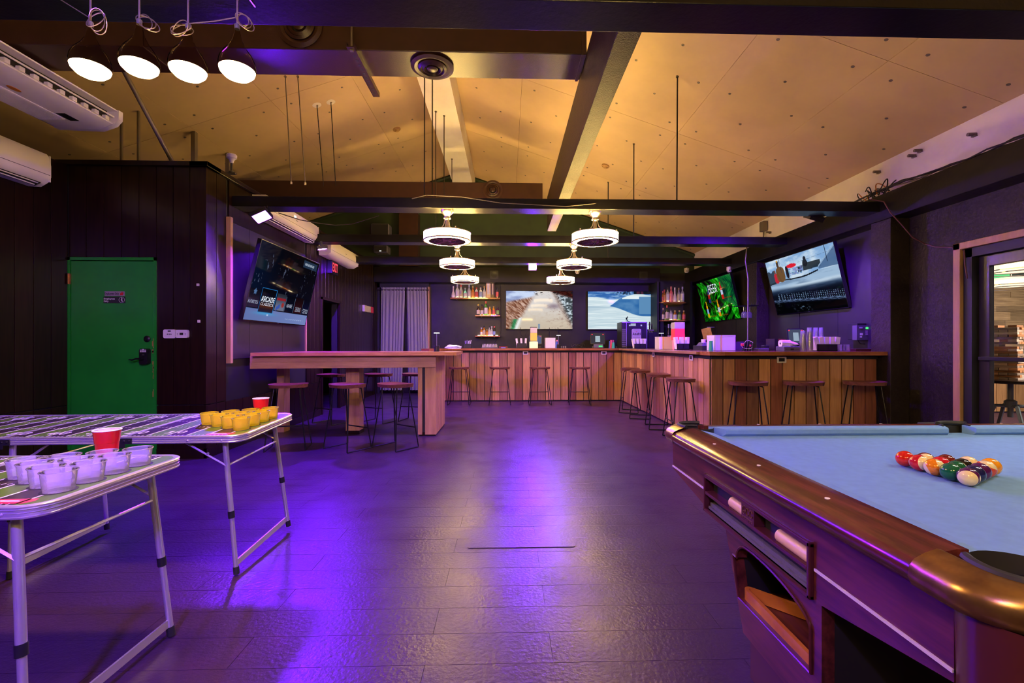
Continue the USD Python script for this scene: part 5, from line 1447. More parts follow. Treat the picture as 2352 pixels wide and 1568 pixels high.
red_cup('red party cup with a white lip on the nearer pong table behind the clear cups', P(236, 1055, z=ZT + .002) + [0, .02, 0])
red_cup('red party cup with a white lip on the farther pong table behind the yellow cups', P(587, 960, z=.760) + [0, 0.06, -.002])

# ------------------------------------------------------------------ shelves, bottles and bar-top things
YSH = 11.30
def shelf(label, x0, x1, y, cat='shelf', d=.13, Yw=YSH):
    a, b = P(x0, y, Y=Yw - d), P(x1, y, Y=Yw - d)
    t = thing('bottle_shelf', label, cat)
    part('board', bb(a[0], b[0], Yw - d, 11.40, a[2] - .035, a[2], .003), K['top'], t, smooth=False)
    part('light_strip', bb(a[0] + .06, b[0] - .06, Yw - d + .09, Yw - d + .10, a[2], a[2] + .008), K['shelfled'], t, smooth=False)
    for x in (a[0] + .15, b[0] - .15):
        part('bracket', bb(x - .012, x + .012, Yw - d - .004, 11.40, a[2] - .05, a[2] - .035), K['iron'], t, smooth=False)
    return a[2]


BG = {}
def bmat(c, clearish):
    k = (c, clearish)
    if k not in BG:
        BG[k] = clear(f'bottle_glass_{len(BG)}', c, .55, .05) if clearish else mat(f'bottle_glass_{len(BG)}', c, .12, coat=.5)
    return BG[k]


LM = {}
def lmat(c):
    if c not in LM:
        LM[c] = mat(f'bottle_label_{len(LM)}', c, .5)
    return LM[c]


def bottle(label, x, ytop, zbase, Y, w, glass, lab, cap, shape='round', group=None):
    """A bottle at pixel column x whose top is at row ytop, standing at height zbase on depth Y; w = its width in pixels."""
    q = P(x, ytop, Y=Y)
    h, r = q[2] - zbase, w / 2 * Y / FPX
    t = thing('bottle', label, 'bottle', (q[0], Y, zbase), group)
    nr = min(.016, r * .5)
    sh = {'round': (.52, .66, .74), 'tall': (.60, .70, .78), 'cone': (.30, .55, .80), 'squat': (.62, .74, .80)}[shape]
    part('body', lathe([(0, .0), (r * .92, .0), (r, .006), (r, h * sh[0]), (r * .86, h * (sh[0] * .6 + sh[1] * .4)), (nr * 1.25, h * sh[1] + .008), (nr, h * sh[2]), (nr, h * .88)], 20), glass, t)
    part('label', lathe([(r + .0012, h * .10), (r + .0012, h * (sh[0] - .06))], 20), lab, t)
    part('cap', lathe([(nr, h * .84), (nr + .003, h * .845), (nr + .003, h), (0, h)], 14), cap, t)


gcl, gam, gdk, gte, ggr, grd = bmat((.85, .88, .85), True), bmat((.80, .36, .06), True), bmat((.05, .03, .02), False), bmat((.35, .85, .75), True), bmat((.10, .30, .05), True), bmat((.55, .05, .04), True)
gpk, gor, gmilk = bmat((.90, .20, .18), False), bmat((.75, .30, .03), True), bmat((.75, .72, .62), False)
lw, lc, lo, lb, lr, lg_, lk = lmat((.78, .76, .70)), lmat((.72, .62, .42)), lmat((.75, .35, .08)), lmat((.35, .50, .75)), lmat((.70, .12, .10)), lmat((.25, .50, .12)), lmat((.03, .03, .03))
cw, ck, cr_, cg, cy2 = lmat((.70, .70, .66)), lk, lr, lmat((.55, .40, .12)), lmat((.75, .58, .15))
z1 = shelf('top wooden bottle shelf of the three by the curtain, with a glowing strip', 1034, 1149, 683)
z2 = shelf('middle wooden bottle shelf of the three by the curtain', 1091, 1149, 723)
z3 = shelf('lowest wooden bottle shelf of the three by the curtain', 1091, 1149, 770.5)
YB1 = 11.235
top_row = [(1041, 657, 8.6, gmilk, lw, cw, 'cone', 'milky white bottle'), (1050.5, 653, 8.2, gcl, lw, cw, 'tall', 'clear bottle with a green neck band'), (1059, 654, 7.4, gcl, lc, cr_, 'tall', 'clear bottle with a red neck'), (1068.5, 661, 7.6, gte, lw, cw, 'round', 'short turquoise bottle'), (1077.5, 654, 7.4, gcl, lw, cw, 'tall', 'clear bottle with a long white label'), (1086, 657, 7.2, gam, lo, cy2, 'round', 'amber orange bottle'), (1094.5, 660, 7.4, gcl, lr, cr_, 'squat', 'clear flask with a red label'), (1104, 660, 7.4, gcl, lb, cw, 'squat', 'clear flask with a blue label'), (1112.5, 657, 7.2, gcl, lw, cg, 'round', 'white labelled bottle beside the pale gift box'), (1142, 660, 6.8, bmat((.12, .10, .10), False), lr, ck, 'squat', 'dark red labelled bottle past the gift boxes')]
for x, yt, w, g, l, cp, sh, nm in top_row:
    bottle(nm + ' on the top shelf by the curtain', x, yt, z1, YB1, w, g, l, cp, sh, 'bottles on the top shelf by the curtain')
for x0, x1, km, nm in ((1116.5, 1127, K['cream'], 'pale gold upright gift box among the bottles'), (1128, 1135.5, K['rackwood'], 'dark brown gift box with a bottle window')):
    a, b = P(x0, 643, Y=11.2), P(x1, 643, Y=11.2)
    t = thing('gift_box', nm + ' on the top shelf', 'box')
    part('carton', bb(a[0], b[0], 11.20, 11.28, z1, a[2], .003), km if nm.startswith('pale') else K['pooltrim'], t, smooth=False)
    part('front_print', bb(a[0] + .03, b[0] - .03, 11.197, 11.2, z1 + .08, a[2] - .05), lw if nm.startswith('pale') else lc, t, smooth=False)
for x, yt, w, g, l, cp, sh, nm in [(1098.5, 698, 7.6, gdk, lc, cy2, 'round', 'dark bottle with a cream label and gold neck'), (1107, 699, 6.8, bmat((.25, .12, .04), True), lw, ck, 'round', 'amber bottle with a white label'), (1116, 692, 8.6, ggr, lw, cr_, 'tall', 'big green bottle with a large cream label'), (1125, 704, 6.5, gam, lo, cg, 'squat', 'amber bottle with an orange glow'), (1134, 703, 6.6, gor, lr, cg, 'squat', 'orange bottle with a red label'), (1143, 704, 7, bmat((.10, .03, .05), False), lg_, ck, 'squat', 'dark purple bottle nearest the cable')]:
    bottle(nm + ' on the middle shelf by the curtain', x, yt, z2, YB1, w, g, l, cp, sh, 'bottles on the middle shelf by the curtain')
for x, yt, w, g, l, cp, sh, nm in [(1105.8, 752, 6, gam, lw, cw, 'round', 'small amber bottle, first in line'), (1112, 748, 6, gam, lc, ck, 'tall', 'taller amber bottle'), (1118, 756, 5, gor, lo, cg, 'squat', 'shortest golden bottle'), (1124, 748.5, 5.6, gcl, lw, ck, 'round', 'bottle with a bright white label and dark cap'), (1129.5, 749, 5.6, gcl, lw, cw, 'round', 'bottle with a bright white label and white cap'), (1135.5, 749, 5.8, gdk, lb, cr_, 'round', 'dark bottle with a red top')]:
    bottle(nm + ' on the lowest shelf by the curtain', x, yt, z3, YB1, w, g, l, cp, sh, 'bottles on the lowest shelf by the curtain')
# corner shelves
t = thing('corner_shelf_unit', 'dark corner unit with two curved lit shelves of bottles', 'shelf unit')
Yc_ = 10.9
zc = []
for y in (692.5, 734.5):
    a, b = P(1512, y, Y=Yc_ - .08), P(1580, y, Y=Yc_ - .08)
    zc.append(a[2])
    poly = [(a[0], Yc_ + .35), (a[0] + .02, Yc_ + .02), (a[0] + .12, Yc_ - .08), (b[0] - .08, Yc_ - .08), (b[0] - .01, Yc_), (b[0], Yc_ + .35)]
    sf = part('shelf', prism(poly, .03, frame((0, 0, a[2] - .03))), K['top'], t, smooth=False)
    part('light_strip', bb(a[0] + .12, b[0] - .14, Yc_ + .045, Yc_ + .055, a[2], a[2] + .008), K['shelfled'], t, smooth=False)
a, b = P(1512, 700, Y=Yc_), P(1588, 700, Y=Yc_)
part('side_post', bb(a[0] - .05, a[0], Yc_ - .06, 11.4, ZC, 2.72), K['blackmatt'], t, smooth=False)
part('side_post', bb(b[0] - .06, b[0], Yc_ - .06, 11.4, ZC, 2.72), K['black'], t, smooth=False)
part('back_panel', bb(a[0], b[0], Yc_ + .36, 11.39, ZC, 2.72), K['darkwall'], t, smooth=False)
for x, yt, w, g, l, cp, sh, nm in [(1522, 668, 5, gor, lr, cr_, 'round', 'thin orange bottle half hidden'), (1526, 665, 6.6, gam, lo, cr_, 'squat', 'amber bottle with a yellow label'), (1533.5, 660, 7.4, gcl, lw, ck, 'tall', 'clear bottle with a white label and black cap'), (1541.5, 658, 7.6, gpk, lmat((.85, .3, .25)), lmat((.8, .25, .2)), 'tall', 'salmon pink bottle'), (1550, 660, 8.2, gmilk, lw, cw, 'cone', 'white cone shouldered bottle'), (1559, 661, 6.6, gcl, lc, cg, 'tall', 'clear bottle with a pictured label and copper cap'), (1567.5, 658.5, 7.6, gcl, lw, cw, 'tall', 'clear bottle with a white cap')]:
    bottle(nm + ' on the upper corner shelf', x, yt, zc[0], Yc_ + .01, w, g, l, cp, sh, 'bottles on the upper corner shelf')
for x, yt, w, g, l, cp, sh, nm in [(1523, 707, 7, gdk, lc, cy2, 'round', 'dark bottle with a cream label'), (1532, 701, 8.2, bmat((.10, .14, .05), True), lc, cr_, 'tall', 'green whisky bottle with a red top'), (1541, 709, 7, gcl, lw, ck, 'squat', 'bottle with a square white label'), (1550.5, 712.5, 7.4, gam, lw, cg, 'squat', 'flask with a round cream label'), (1560.5, 712.5, 7.4, ggr, lg_, cg, 'squat', 'flask with a green label'), (1570.5, 712.5, 7.4, gor, lr, cg, 'squat', 'flask with a red brown label')]:
    bottle(nm + ' on the lower corner shelf', x, yt, zc[1], Yc_ + .01, w, g, l, cp, sh, 'bottles on the lower corner shelf')
bk = thing('back_counter', 'dark back counter under the wall screens', 'counter')
part('body', bb(-1.0, 4.5, 10.85, 11.38, 0, 1.05), K['blackmatt'], bk, smooth=False)
part('top', bb(-1.0, 4.5, 10.82, 11.39, 1.05, 1.09), K['black'], bk, smooth=False)
for x, yt, nm, l, g in ((1535.5, 744, 'dark wine bottle with a pink label, first of two', lmat((.6, .35, .5)), gdk), (1541.8, 744, 'dark wine bottle with a white label, second of two', lw, gdk), (1571, 751, 'amber bottle beside the red drink tower', lo, gam)):
    bottle(nm + ' on the back counter', x, yt, 1.09, 11.0, 6, g, l, ck if 'wine' not in nm else cw, 'tall', 'bottles on the back counter')


def item(name, label, cat, x, y, Y=None, z=None, group=None):
    q = P(x, y, Y=Y) if Y is not None else P(x, y, z=z)
    if z is not None:
        q[2] = z
    return thing(name, label, cat, q, group)


def px(w, Y):
    return w * Y / FPX


# cordless table lamps
def table_lamp(label, x, ytop, Y, zb):
    q = P(x, ytop, Y=Y)
    h = q[2] - zb
    t = thing('table_lamp', label, 'lamp', (q[0], Y, zb), 'cordless table lamps')
    part('base', lathe([(0, 0), (.039, 0), (.04, .004), (.04, .078), (.037, .082), (0, .082)], 28), K['blackp'], t)
    part('stem', rod((0, 0, .08), (0, 0, h - .012), .0045, 10), K['steel'], t)
    part('shade', lathe([(0, h), (.036, h), (.040, h - .006), (.040, h - .013), (.034, h - .013)], 28), K['blackp'], t)
    part('light', lathe([(.039, h - .0135), (.0405, h - .012), (.0405, h - .006)], 28), K['lampled'], t)
    part('under_light', lathe([(0, h - .0132), (.034, h - .0132)], 24), K['lampled'], t)


table_lamp('thin cordless table lamp standing on the high table by the curtain', 1003, 763, 6.55, zt)
table_lamp('thin cordless table lamp among the glasses on the far bar', 1283, 769, 9.9, ZC)
table_lamp('thin cordless table lamp behind the white napkin box by the red drink tower', 1519, 764, 8.1, ZC)
# crumpled white cloth
q = P(1040, 803, Y=9.0)
m = trimesh.creation.icosphere(4, 1.0)
v = m.vertices.copy()
v = v * (1 + .5 * (meshkit.fbm(v * 2.2, 4, 3)[:, None] - .5) * 2 * .6)
v *= [.16, .11, .055]
v[:, 2] = np.maximum(v[:, 2] + .02, 0)
single('cleaning_cloth', trimesh.Trimesh(v + [q[0], 9.05, ZC], m.faces), K['paper'], 'crumpled white cloth on the rounded end of the far bar', 'cloth', smooth=25)
YF = 10.0
t = item('utensil_box', 'black box of wrapped cutlery on the far bar by the curtain', 'caddy', 1074.5, 797, Y=YF, z=ZC)
part('box', [bb(-.09, .09, -.06, -.055, 0, .10), bb(-.09, .09, .055, .06, 0, .10), bb(-.09, -.085, -.06, .06, 0, .10), bb(.085, .09, -.06, .06, 0, .10), bb(-.09, .09, -.06, .06, 0, .01)], K['blackp'], t, smooth=False)
for k in range(6):
    part('cutlery', rod((-.05 + .02 * k, 0, .02), (-.06 + .026 * k, .01, .16 + .01 * (k % 3)), .007, 6), K['paper'] if k > 2 else K['steel'], t)
t = item('sound_mixer', 'small purple-lit sound mixer with rows of knobs on the far bar', 'mixer', 1125, 797, Y=YF, z=ZC)
part('body', hull([(x, y, z) for x in (-.17, .17) for y, z in ((-.12, 0), (.12, 0), (.12, .07), (-.12, .02))]), K['greyp'], t, smooth=False)
part('knobs', [lathe([(.006, 0), (.005, .014), (0, .014)], 8, (-.15 + .025 * i, -.09 + .035 * j, .025 + .0145 * j)) for i in range(13) for j in range(5)], K['plastic'], t, kind='stuff')
K['led_blue'], K['led_red'] = glow('small_blue_led', (.05, .2, 1), 2.0), glow('small_red_led', (1, .04, .08), 1.2)
t = item('light_controller', 'low box with red and blue lights on the far bar', 'controller', 1156, 797, Y=YF, z=ZC)
part('body', bb(-.11, .11, -.06, .06, 0, .04, .004), K['blackp'], t, smooth=False)
part('red_lamp', bb(-.09, .09, -.062, -.06, .022, .03), K['led_red'], t, smooth=False)
part('blue_lamp', bb(-.05, .05, -.062, -.06, .008, .016), K['led_blue'], t, smooth=False)


def napkins(label, x, y, Y, zb, w, h, n=4, caddy=True):
    t = item('napkin_caddy', label, 'caddy', x, y, Y=Y, z=zb)
    W = px(w, Y)
    Hh = px(h, Y)
    part('caddy', [bb(-W / 2, W / 2, -.07, -.065, 0, Hh * .45), bb(-W / 2, W / 2, .065, .07, 0, Hh * .45), bb(-W / 2, -W / 2 + .006, -.07, .07, 0, Hh * .45), bb(W / 2 - .006, W / 2, -.07, .07, 0, Hh * .45), bb(-.004, .004, -.07, .07, 0, Hh * .45), bb(-W / 2, W / 2, -.07, .07, 0, .01)], K['blackp'], t, smooth=False)
    for k in range(n):
        a = -W * .40 + k * W * .8 / max(1, n - 1)
        part('napkins', xf(bb(-W * .10, W * .10, -.05, .05, 0, Hh * .86), frame((a, 0, .012), (1, 0, -.10 * (k - n / 2)), (0, 1, 0))), K['paper'], t, smooth=False)
    return t


napkins('napkins and straws in a small black caddy on the far bar', 1198, 797, YF, ZC, 22, 25, 3)
napkins('white napkins in a black caddy before the beer cooler', 1468, 797, 9.2, ZC, 26, 25, 4)
napkins('black caddy of napkins and straws beside the red drink tower', 1566, 802, 7.2, ZC, 28, 32, 3)
t = napkins('big black caddy with a fan of white napkins on the near bar', 1895, 805, 5.75, ZC, 52, 36, 5)
part('straws', [rod((-.11 + .008 * k, .02, .02), (-.12 + .012 * k, .03, .15), .003, 6) for k in range(5)], K['blackp'], t)
part('lime_lid', lathe([(.03, .118), (.032, .125), (.0, .13)], 16, (.10, 0, 0)), lmat((.2, .5, .1)), t)


def tablet(label, x, yb, Y, zb, w, h, face=0.0, lean=.25, lit=(.03, .035, .06), tile=(.45, .55, .65), sc=1.0, led=False, back=False):
    t = thing('register_screen', label, 'register', rz(face, (*P(x, yb, Y=Y)[:2], zb)), None)
    W, Hh = px(w, Y), px(h, Y)
    Mx = frame((0, 0, .09), (1, 0, 0), (0, lean, 1))
    part('screen_case', xf(prism(rrect(W, Hh, .015), .02, frame((0, Hh / 2, -.02))), Mx), K['blackp'], t, smooth=30)
    kk = f'register_glow_{lit}'
    if kk not in K:
        K[kk] = glow(f'register_glow_{len(K)}', lit, 1.0)
        K[kk + 't'] = glow(f'register_tile_{len(K)}', tile, .9)
    part('display', xf(bb(-W / 2 + .014, W / 2 - .014, .014, Hh - .014, .0, .0012), Mx), K[kk], t, smooth=False)
    part('display_panel', xf(bb(-W * .16, W * .16, Hh * .2, Hh * .74, .0012, .002), Mx), K[kk + 't'], t, smooth=False)
    part('display_marks', [xf(bb(-W * .42, -W * .32, Hh * .84, Hh * .90, .0012, .002), Mx), xf(bb(W * .32, W * .42, Hh * .84, Hh * .90, .0012, .002), Mx)], K['led_red'], t, smooth=False)
    part('stand', [bb(-.035, .035, .02, .10, .03, .12), bb(-W * .42, W * .42, -.08, .12, 0, .05, .006)], K['blackp'], t, smooth=False)
    if led:
        part('printer_face', bb(-W * .3, W * .34, -.10, -.08, .01, .09, .004), K['greyp'], t, smooth=False)
        part('green_light', bb(W * .04, W * .30, -.102, -.10, .025, .06), K['lettergreen'], t, smooth=False)
    return t


tablet('small till screen behind the yellow drink dispenser on the far bar', 1230, 797, 10.15, ZC, 30, 21, 0, .1, (.10, .11, .22), (.30, .32, .50))
tablet('tilted till screen with a green-lit printer on the far bar', 1373, 797, 9.95, ZC, 34, 27, -8, .3, (.045, .04, .055), (.45, .55, .62), led=True)
tablet('tilted till screen behind the plastic cup stacks on the near bar', 1830, 802, 5.9, ZC, 37, 38, -12, .25, (.06, .07, .13), (.35, .45, .58))
# yellow dispenser
def dispenser(label, x, Y, zb, w, rows, base):
    """rows: (top px, bottom px, material) from top to bottom; base px"""
    q = P(x, base, Y=Y)
    W = px(w, Y)
    t = thing('drink_dispenser', label, 'drink dispenser', (q[0], Y, zb))
    z = lambda yy: (base - yy) * Y / FPX
    for nm, a, b, km, sc in rows:
        part(nm, bb(-W / 2 * sc, W / 2 * sc, -W / 2 * sc, W / 2 * sc, z(b), z(a), .006), km, t, smooth=20)
    return t


K['yellowliq'] = mat('yellow_drink', (.75, .52, .10), .2, emit=(.75, .50, .10), estr=.25)
K['lit_base'] = mat('lit_dispenser_base', (.75, .70, .40), .3, emit=(1, .85, .40), estr=.55)
K['redliq'] = mat('red_drink', (.80, .05, .08), .2, emit=(1, .03, .06), estr=.55)
K['pinkliq'] = mat('pink_lit_base', (.80, .30, .40), .3, emit=(1, .12, .22), estr=.55)
K['frost'] = mat('frosted_plastic', (.55, .52, .55), .25)
dispenser('square drink dispenser with yellow juice and a lit base on the far bar', 1225.5, YF - .1, ZC, 17, [('lid', 748, 750, K['blackp'], .9), ('clear_top', 750, 762, K['frost'], .9), ('yellow_juice', 762, 780, K['yellowliq'], .9), ('neck', 780, 782, K['steel'], .8), ('lit_base', 782, 797, K['lit_base'], 1.1)], 797)
dispenser('drink dispenser with red juice glowing over a pink lit base on the receding bar', 1557, 7.6, ZC, 24, [('lid', 737.5, 739, K['plastic'], 1.0), ('clear_top', 739, 752, K['frost'], 1.0), ('red_juice', 752, 778, K['redliq'], .98), ('lit_base', 778, 800, K['pinkliq'], .8)], 800)


def white_box(label, x0, x1, ytop, Y, zb, seam=None, a=0):
    A, B = P(x0, ytop, Y=Y), P(x1, ytop, Y=Y)
    h, W = A[2] - zb, B[0] - A[0]
    t = thing('napkin_box', label, 'box', rz(a, ((A[0] + B[0]) / 2, Y + .12, zb)))
    part('case', prism(rrect(W, .24, .018), h - .02, frame((0, 0, .004))), K['plastic'], t, smooth=40)
    part('lid', prism(rrect(W + .004, .244, .02), .018, frame((0, 0, h - .018))), K['plastic'], t, smooth=40)
    if seam:
        part('seam', bb(-W / 2 + W * seam - .01, -W / 2 + W * seam + .01, -.123, -.118, .004, h), K['cream'], t, smooth=False)


white_box('smaller square white box on the far bar under the big wall screen', 1252.5, 1276, 775.5, YF - .1, ZC)
white_box('long white box beside the red drink tower on the receding bar', 1514, 1552, 773, 7.75, ZC, .25)
white_box('largest white box with a cream seam at the corner of the near bar', 1640.5, 1690.5, 769.5, 6.0, ZC, .33)
# beer cooler with taps
A, B = P(1429, 739, Y=9.55), P(1488, 739, Y=9.55)
hB = A[2] - ZC
t = thing('beer_cooler', 'dark countertop beer cooler with a round-cornered brand plate and two taps', 'beer cooler', ((A[0] + B[0]) / 2, 9.8, ZC))
W = B[0] - A[0]
part('cabinet', bb(-W / 2, W / 2, -.2, .2, 0.01, hB, .006), K['blackp'], t, smooth=False)
part('side_grille', [bb(-W / 2 + .01, -W / 2 + .09, -.203, -.2, .02 + .045 * k, .055 + .045 * k) for k in range(9)], K['greyp'], t, smooth=False)
part('trim_bar', [bb(-W / 2 + .10, -W / 2 + .112, -.206, -.2, .01, hB - .01), bb(-W / 2, W / 2, -.206, -.2, hB - .014, hB), bb(W / 2 - .012, W / 2, -.206, -.2, .01, hB)], K['steel'], t, smooth=False)
part('lit_window', [bb(-W / 2 + .16, -W / 2 + .19, -.204, -.2, hB - .09, hB - .055), bb(W / 2 - .14, W / 2 - .11, -.204, -.2, hB - .09, hB - .055), bb(-.08, .03, -.203, -.2, hB - .085, hB - .03)], K['txtd'], t, smooth=False)
K['plate_lilac'] = mat('lilac_brand_plate', (.42, .36, .55), .35)
part('brand_plate', prism(rrect(.205, .25, .03, 5), .006, frame((.045, -.2, hB * .52), (1, 0, 0), (0, 0, 1))), K['plate_lilac'], t, smooth=False)
part('brand_lettering', [text('Asahi', .052, frame((.045, -.207, hB * .55), (1, .0, 0), (0, 0, 1)), .001, True, width=.17), bb(-.03, .12, -.208, -.206, hB * .40, hB * .405), bb(-.01, .10, -.208, -.206, hB * .69, hB * .695), bb(-.02, .11, -.208, -.206, hB * .66, hB * .664)], K['blackp'], t, smooth=False)
part('red_mark', bb(.03, .06, -.208, -.206, hB * .62, hB * .635), K['redp'], t, smooth=False)
A = P(1499, 800, Y=9.75)
t = thing('beer_tap', 'black tap column with two beer tap handles beside the cooler', 'beer tap', (A[0], 9.85, ZC))
part('column', bb(-.10, .10, -.1, .14, 0, .36, .01), K['blackp'], t, smooth=False)
for dx, hh in ((-.06, .57), (-.015, .53)):
    part('tap_handle', lathe([(.010, .40), (.013, .43), (.020, hh - .05), (.012, hh), (0, hh)], 12, (dx, -.08, 0)), K['blackp'], t)
    part('spout', [rod((dx, -.08, .39), (dx, -.10, .33), .010, 8), lathe([(.016, .375), (.018, .40), (.01, .41)], 12, (dx, -.08, 0))], K['steel'], t)
part('tap_bar', rod((-.09, -.08, .385), (.03, -.08, .385), .018, 10), K['steel'], t)
# plastic cups and glasses
def stack(label, x0, x1, ytop, Y, zb, km, name='cup_stack', n=3, cat='cups', up=False):
    A, B = P(x0, ytop, Y=Y), P(x1, ytop, Y=Y)
    h, r = A[2] - zb, (B[0] - A[0]) / 2
    t = thing(name, label, cat, ((A[0] + B[0]) / 2, Y, zb))
    k = max(1, int((h - .12) / .014))
    for i in range(k):
        z0 = i * .014
        tp = min(h, z0 + (h - (k - 1) * .014))
        part('cup', lathe([(r, z0), (r * 1.01, z0 + .004), (r * .985, z0 + .006), (r * .72, tp), (0, tp)] if not up else [(r * .7, z0), (r, tp)], 20), km, t)


K['stackc'] = clear('stacked_clear_cup', (.85, .85, .92), .30, .12)
for x0, x1, yt, Y, w in ((1837.5, 1851, 759, 5.62, 'shortest of the four, nearest the screen'), (1852.5, 1866.5, 752, 5.66, 'second from the screen'), (1867, 1880.5, 752, 5.80, 'third from the screen'), (1880.5, 1891.5, 752, 5.90, 'nearest the napkins')):
    stack('stack of clear plastic cups on the near bar, ' + w, x0, x1, yt, Y, ZC, K['stackc'])
K['cbl'], K['crd'], K['cgr'], K['cpk'] = [mat('toy_cup_' + n, c, .35) for n, c in (('blue', (.06, .12, .7)), ('red', (.55, .05, .12)), ('green', (.03, .42, .2)), ('pink', (.75, .2, .3)))]
for x, Y, km, w, yt in ((1402, 9.9, 'cbl', 'blue', 783), (1404.5, 9.85, 'crd', 'dark red', 780.5), (1407.5, 9.9, 'cpk', 'pink', 780.5), (1409, 9.75, 'cgr', 'green', 786)):
    stack(f'small {w} plastic cup in the cluster on the far bar', x - 4, x + 4, yt, Y, ZC, K[km], 'plastic_cup', cat='cup', up=False)
for x, Y, km, w, yt, s in ((1278.5, 9.95, 'cbl', 'blue', 784, 3.2), (1279.5, 10.02, 'cpk', 'pink', 780, 3.2), (1633, 5.98, 'cgr', 'tall green', 783, 5)):
    stack(f'{w} plastic cup {"beside the white box on the far bar" if x < 1400 else "stack beside the largest white box"}', x - s, x + s, yt, Y, ZC, K[km], 'plastic_cup', cat='cup')
def tumbler(label, x, Y, r=.033, h=.085, zb=ZC, group=None):
    q = P(x, 800, Y=Y)
    t = thing('glass', label, 'glass', (q[0], Y, zb), group)
    part('glass_body', lathe([(0, .002), (r * .86, .0), (r, h), (r - .003, h), (r * .82, .012), (0, .012)], 20), K['glassy'], t)


for k, (x, Y) in enumerate(((1930, 5.60), (1938.5, 5.66), (1947, 5.62))):
    tumbler(f'small tumbler on the near bar, {ORD[k]} of three from the napkins', x, Y, group='tumblers on the near bar')
for k in range(3):
    tumbler(f'tiny glass on the far bar, {ORD[k]} of three past the table lamp', 1290 + 4.5 * k, 9.95, .02, .05, group='tiny glasses by the lamp')
for k in range(4):
    tumbler(f'tiny glass on the far bar, {ORD[k]} of four past the coloured cups', 1415.5 + 4.2 * k, 9.95, .018, .045, group='tiny glasses by the coloured cups')
# cash register seen from behind, printer, menus, headphones ...
t = item('cash_register', 'cash register turned away with its screen tilted, on the receding bar', 'cash register', 1622, 798, Y=6.55, z=ZC)
part('drawer', bb(-.13, .10, -.16, .16, 0, .07, .006), K['blackp'], t, smooth=False)
part('keyboard', [hull([(-.11, -.12, .07), (.08, -.12, .07), (-.11, .08, .07), (.08, .08, .07), (.08, .08, .12), (-.07, .08, .12), (.08, -.1, .085), (-.1, -.1, .085)])] + [bb(-.09 + .03 * i, -.07 + .03 * i, -.10, -.06, .085 + .0, .10) for i in range(5)], K['greyp'], t, smooth=False)
part('paper_roll', lathe([(.03, 0), (.03, .05), (0, .05)], 16, (-.02, .05, .11)), K['paper'], t)
part('screen', xf(prism(rrect(.13, .17, .01), .02), frame((.04, .06, .24), (.85, -.35, .2), (-.1, .2, 1))), K['brass'], t, smooth=30)
part('customer_display', [bb(.06, .16, .08, .12, .335, .345), rod((.11, .10, .10), (.11, .10, .335), .008, 8)], K['steel'], t, smooth=False)
t = item('menu_stack', 'row of dark menus standing beside the largest white box', 'menus', 1707, 803, Y=6.0, z=ZC)
for k in range(8):
    part('menu', xf(bb(-.003, .003, -.10, .10, 0, .125), frame((-.06 + .017 * k, 0, .0), (1, 0, -.15), (0, 1, 0))), K['greyp'] if k % 2 else K['blackp'], t, smooth=False)
q = P(1718, 802, Y=5.85)
single('charging_cable', tube([q + [math.cos(a) * .07 + .01 * math.sin(3 * a), .02 * math.sin(2 * a), .062 + .055 * math.sin(a)] for a in np.linspace(.4, 5.6, 30)], .0028, 6), K['plastic'], 'loop of white cable beside the standing menus', 'cable')
K['pinkp'] = mat('pink_plastic', (.75, .06, .15), .4)
single('connector', [box(q + [-.075, 0, .06], (.035, .03, .035), .006), box(q + [.03, 0, .05], (.02, .02, .025), .005)], K['pinkp'], 'pair of pink plugs on the cable by the menus', 'plug')
t = item('card_reader', 'low black card reader on the near bar before the dark red boxes', 'card reader', 1752, 803, Y=5.9, z=ZC)
part('body', bb(-.09, .05, -.06, .06, 0, .035, .006), K['greyp'], t, smooth=False)
part('keys', bb(.0, .07, -.04, .04, .035, .075, .006), K['blackp'], t, smooth=False)
part('stand', bb(.02, .08, -.03, .03, 0, .02), K['blackp'], t, smooth=False)
t = item('folder_row', 'row of dark red folders standing on the near bar by the receipt printer', 'folders', 1786, 802, Y=6.0, z=ZC)
K['dkred'] = mat('dark_red_board', (.16, .012, .012), .5)
for k in range(5):
    part('folder', bb(-.05 + .02 * k, -.033 + .02 * k, -.1, .1, 0, .155 + .004 * (k % 2)), K['dkred'], t, smooth=False)
part('black_binder', bb(-.10, -.055, -.1, .1, 0, .16), K['blackp'], t, smooth=False)
t = item('receipt_printer', 'grey receipt printer with a big white paper roll on the near bar', 'printer', 1809, 803, Y=5.62, z=ZC)
part('body', bb(-.10, .10, -.09, .09, 0, .06, .008), K['greyp'], t, smooth=False)
part('slot', [bb(-.085, .085, -.092, -.09, .025, .029), bb(-.02, .02, -.093, -.09, .015, .035)], K['blackp'], t, smooth=False)
part('paper_roll', xf(lathe([(0.012, -.06), (.045, -.06), (.045, .06), (.012, .06)], 24), frame((-.035, 0, .098), (0, 1, 0), (0, 0, 1))), K['paper'], t)
part('loose_paper', [xf(bb(-.06, .06, -.05, .05, -.002, .002), frame((.05, 0, .075 + .012 * k), (1, 0, .15 - .08 * k), (0, 1, .1 * k))) for k in range(4)], K['paper'], t, smooth=False)
single('serving_tray', [bb(*sorted((P(1952, 804, Y=5.7)[0], P(2001, 804, Y=5.7)[0])), 5.6, 5.85, ZC, ZC + .03, .005)], K['pooltrim'], 'dark pink wooden tray lying near the bar end by the wall', 'tray', smooth=False)
t = thing('control_box', 'grey alarm keypad box on the plaster pilaster above the bar end', 'control box')
A, B = P(1968, 747, Y=5.84), P(2001, 781, Y=5.84)
part('case', bb(A[0], B[0], 5.84, 5.92, B[2], A[2], .004), K['greyp'], t, smooth=False)
part('back_box', bb(A[0] + .03, XR - .013, 5.87, 6.04, B[2] + .01, A[2] + .03, .004), K['blackmatt'], t, smooth=False)
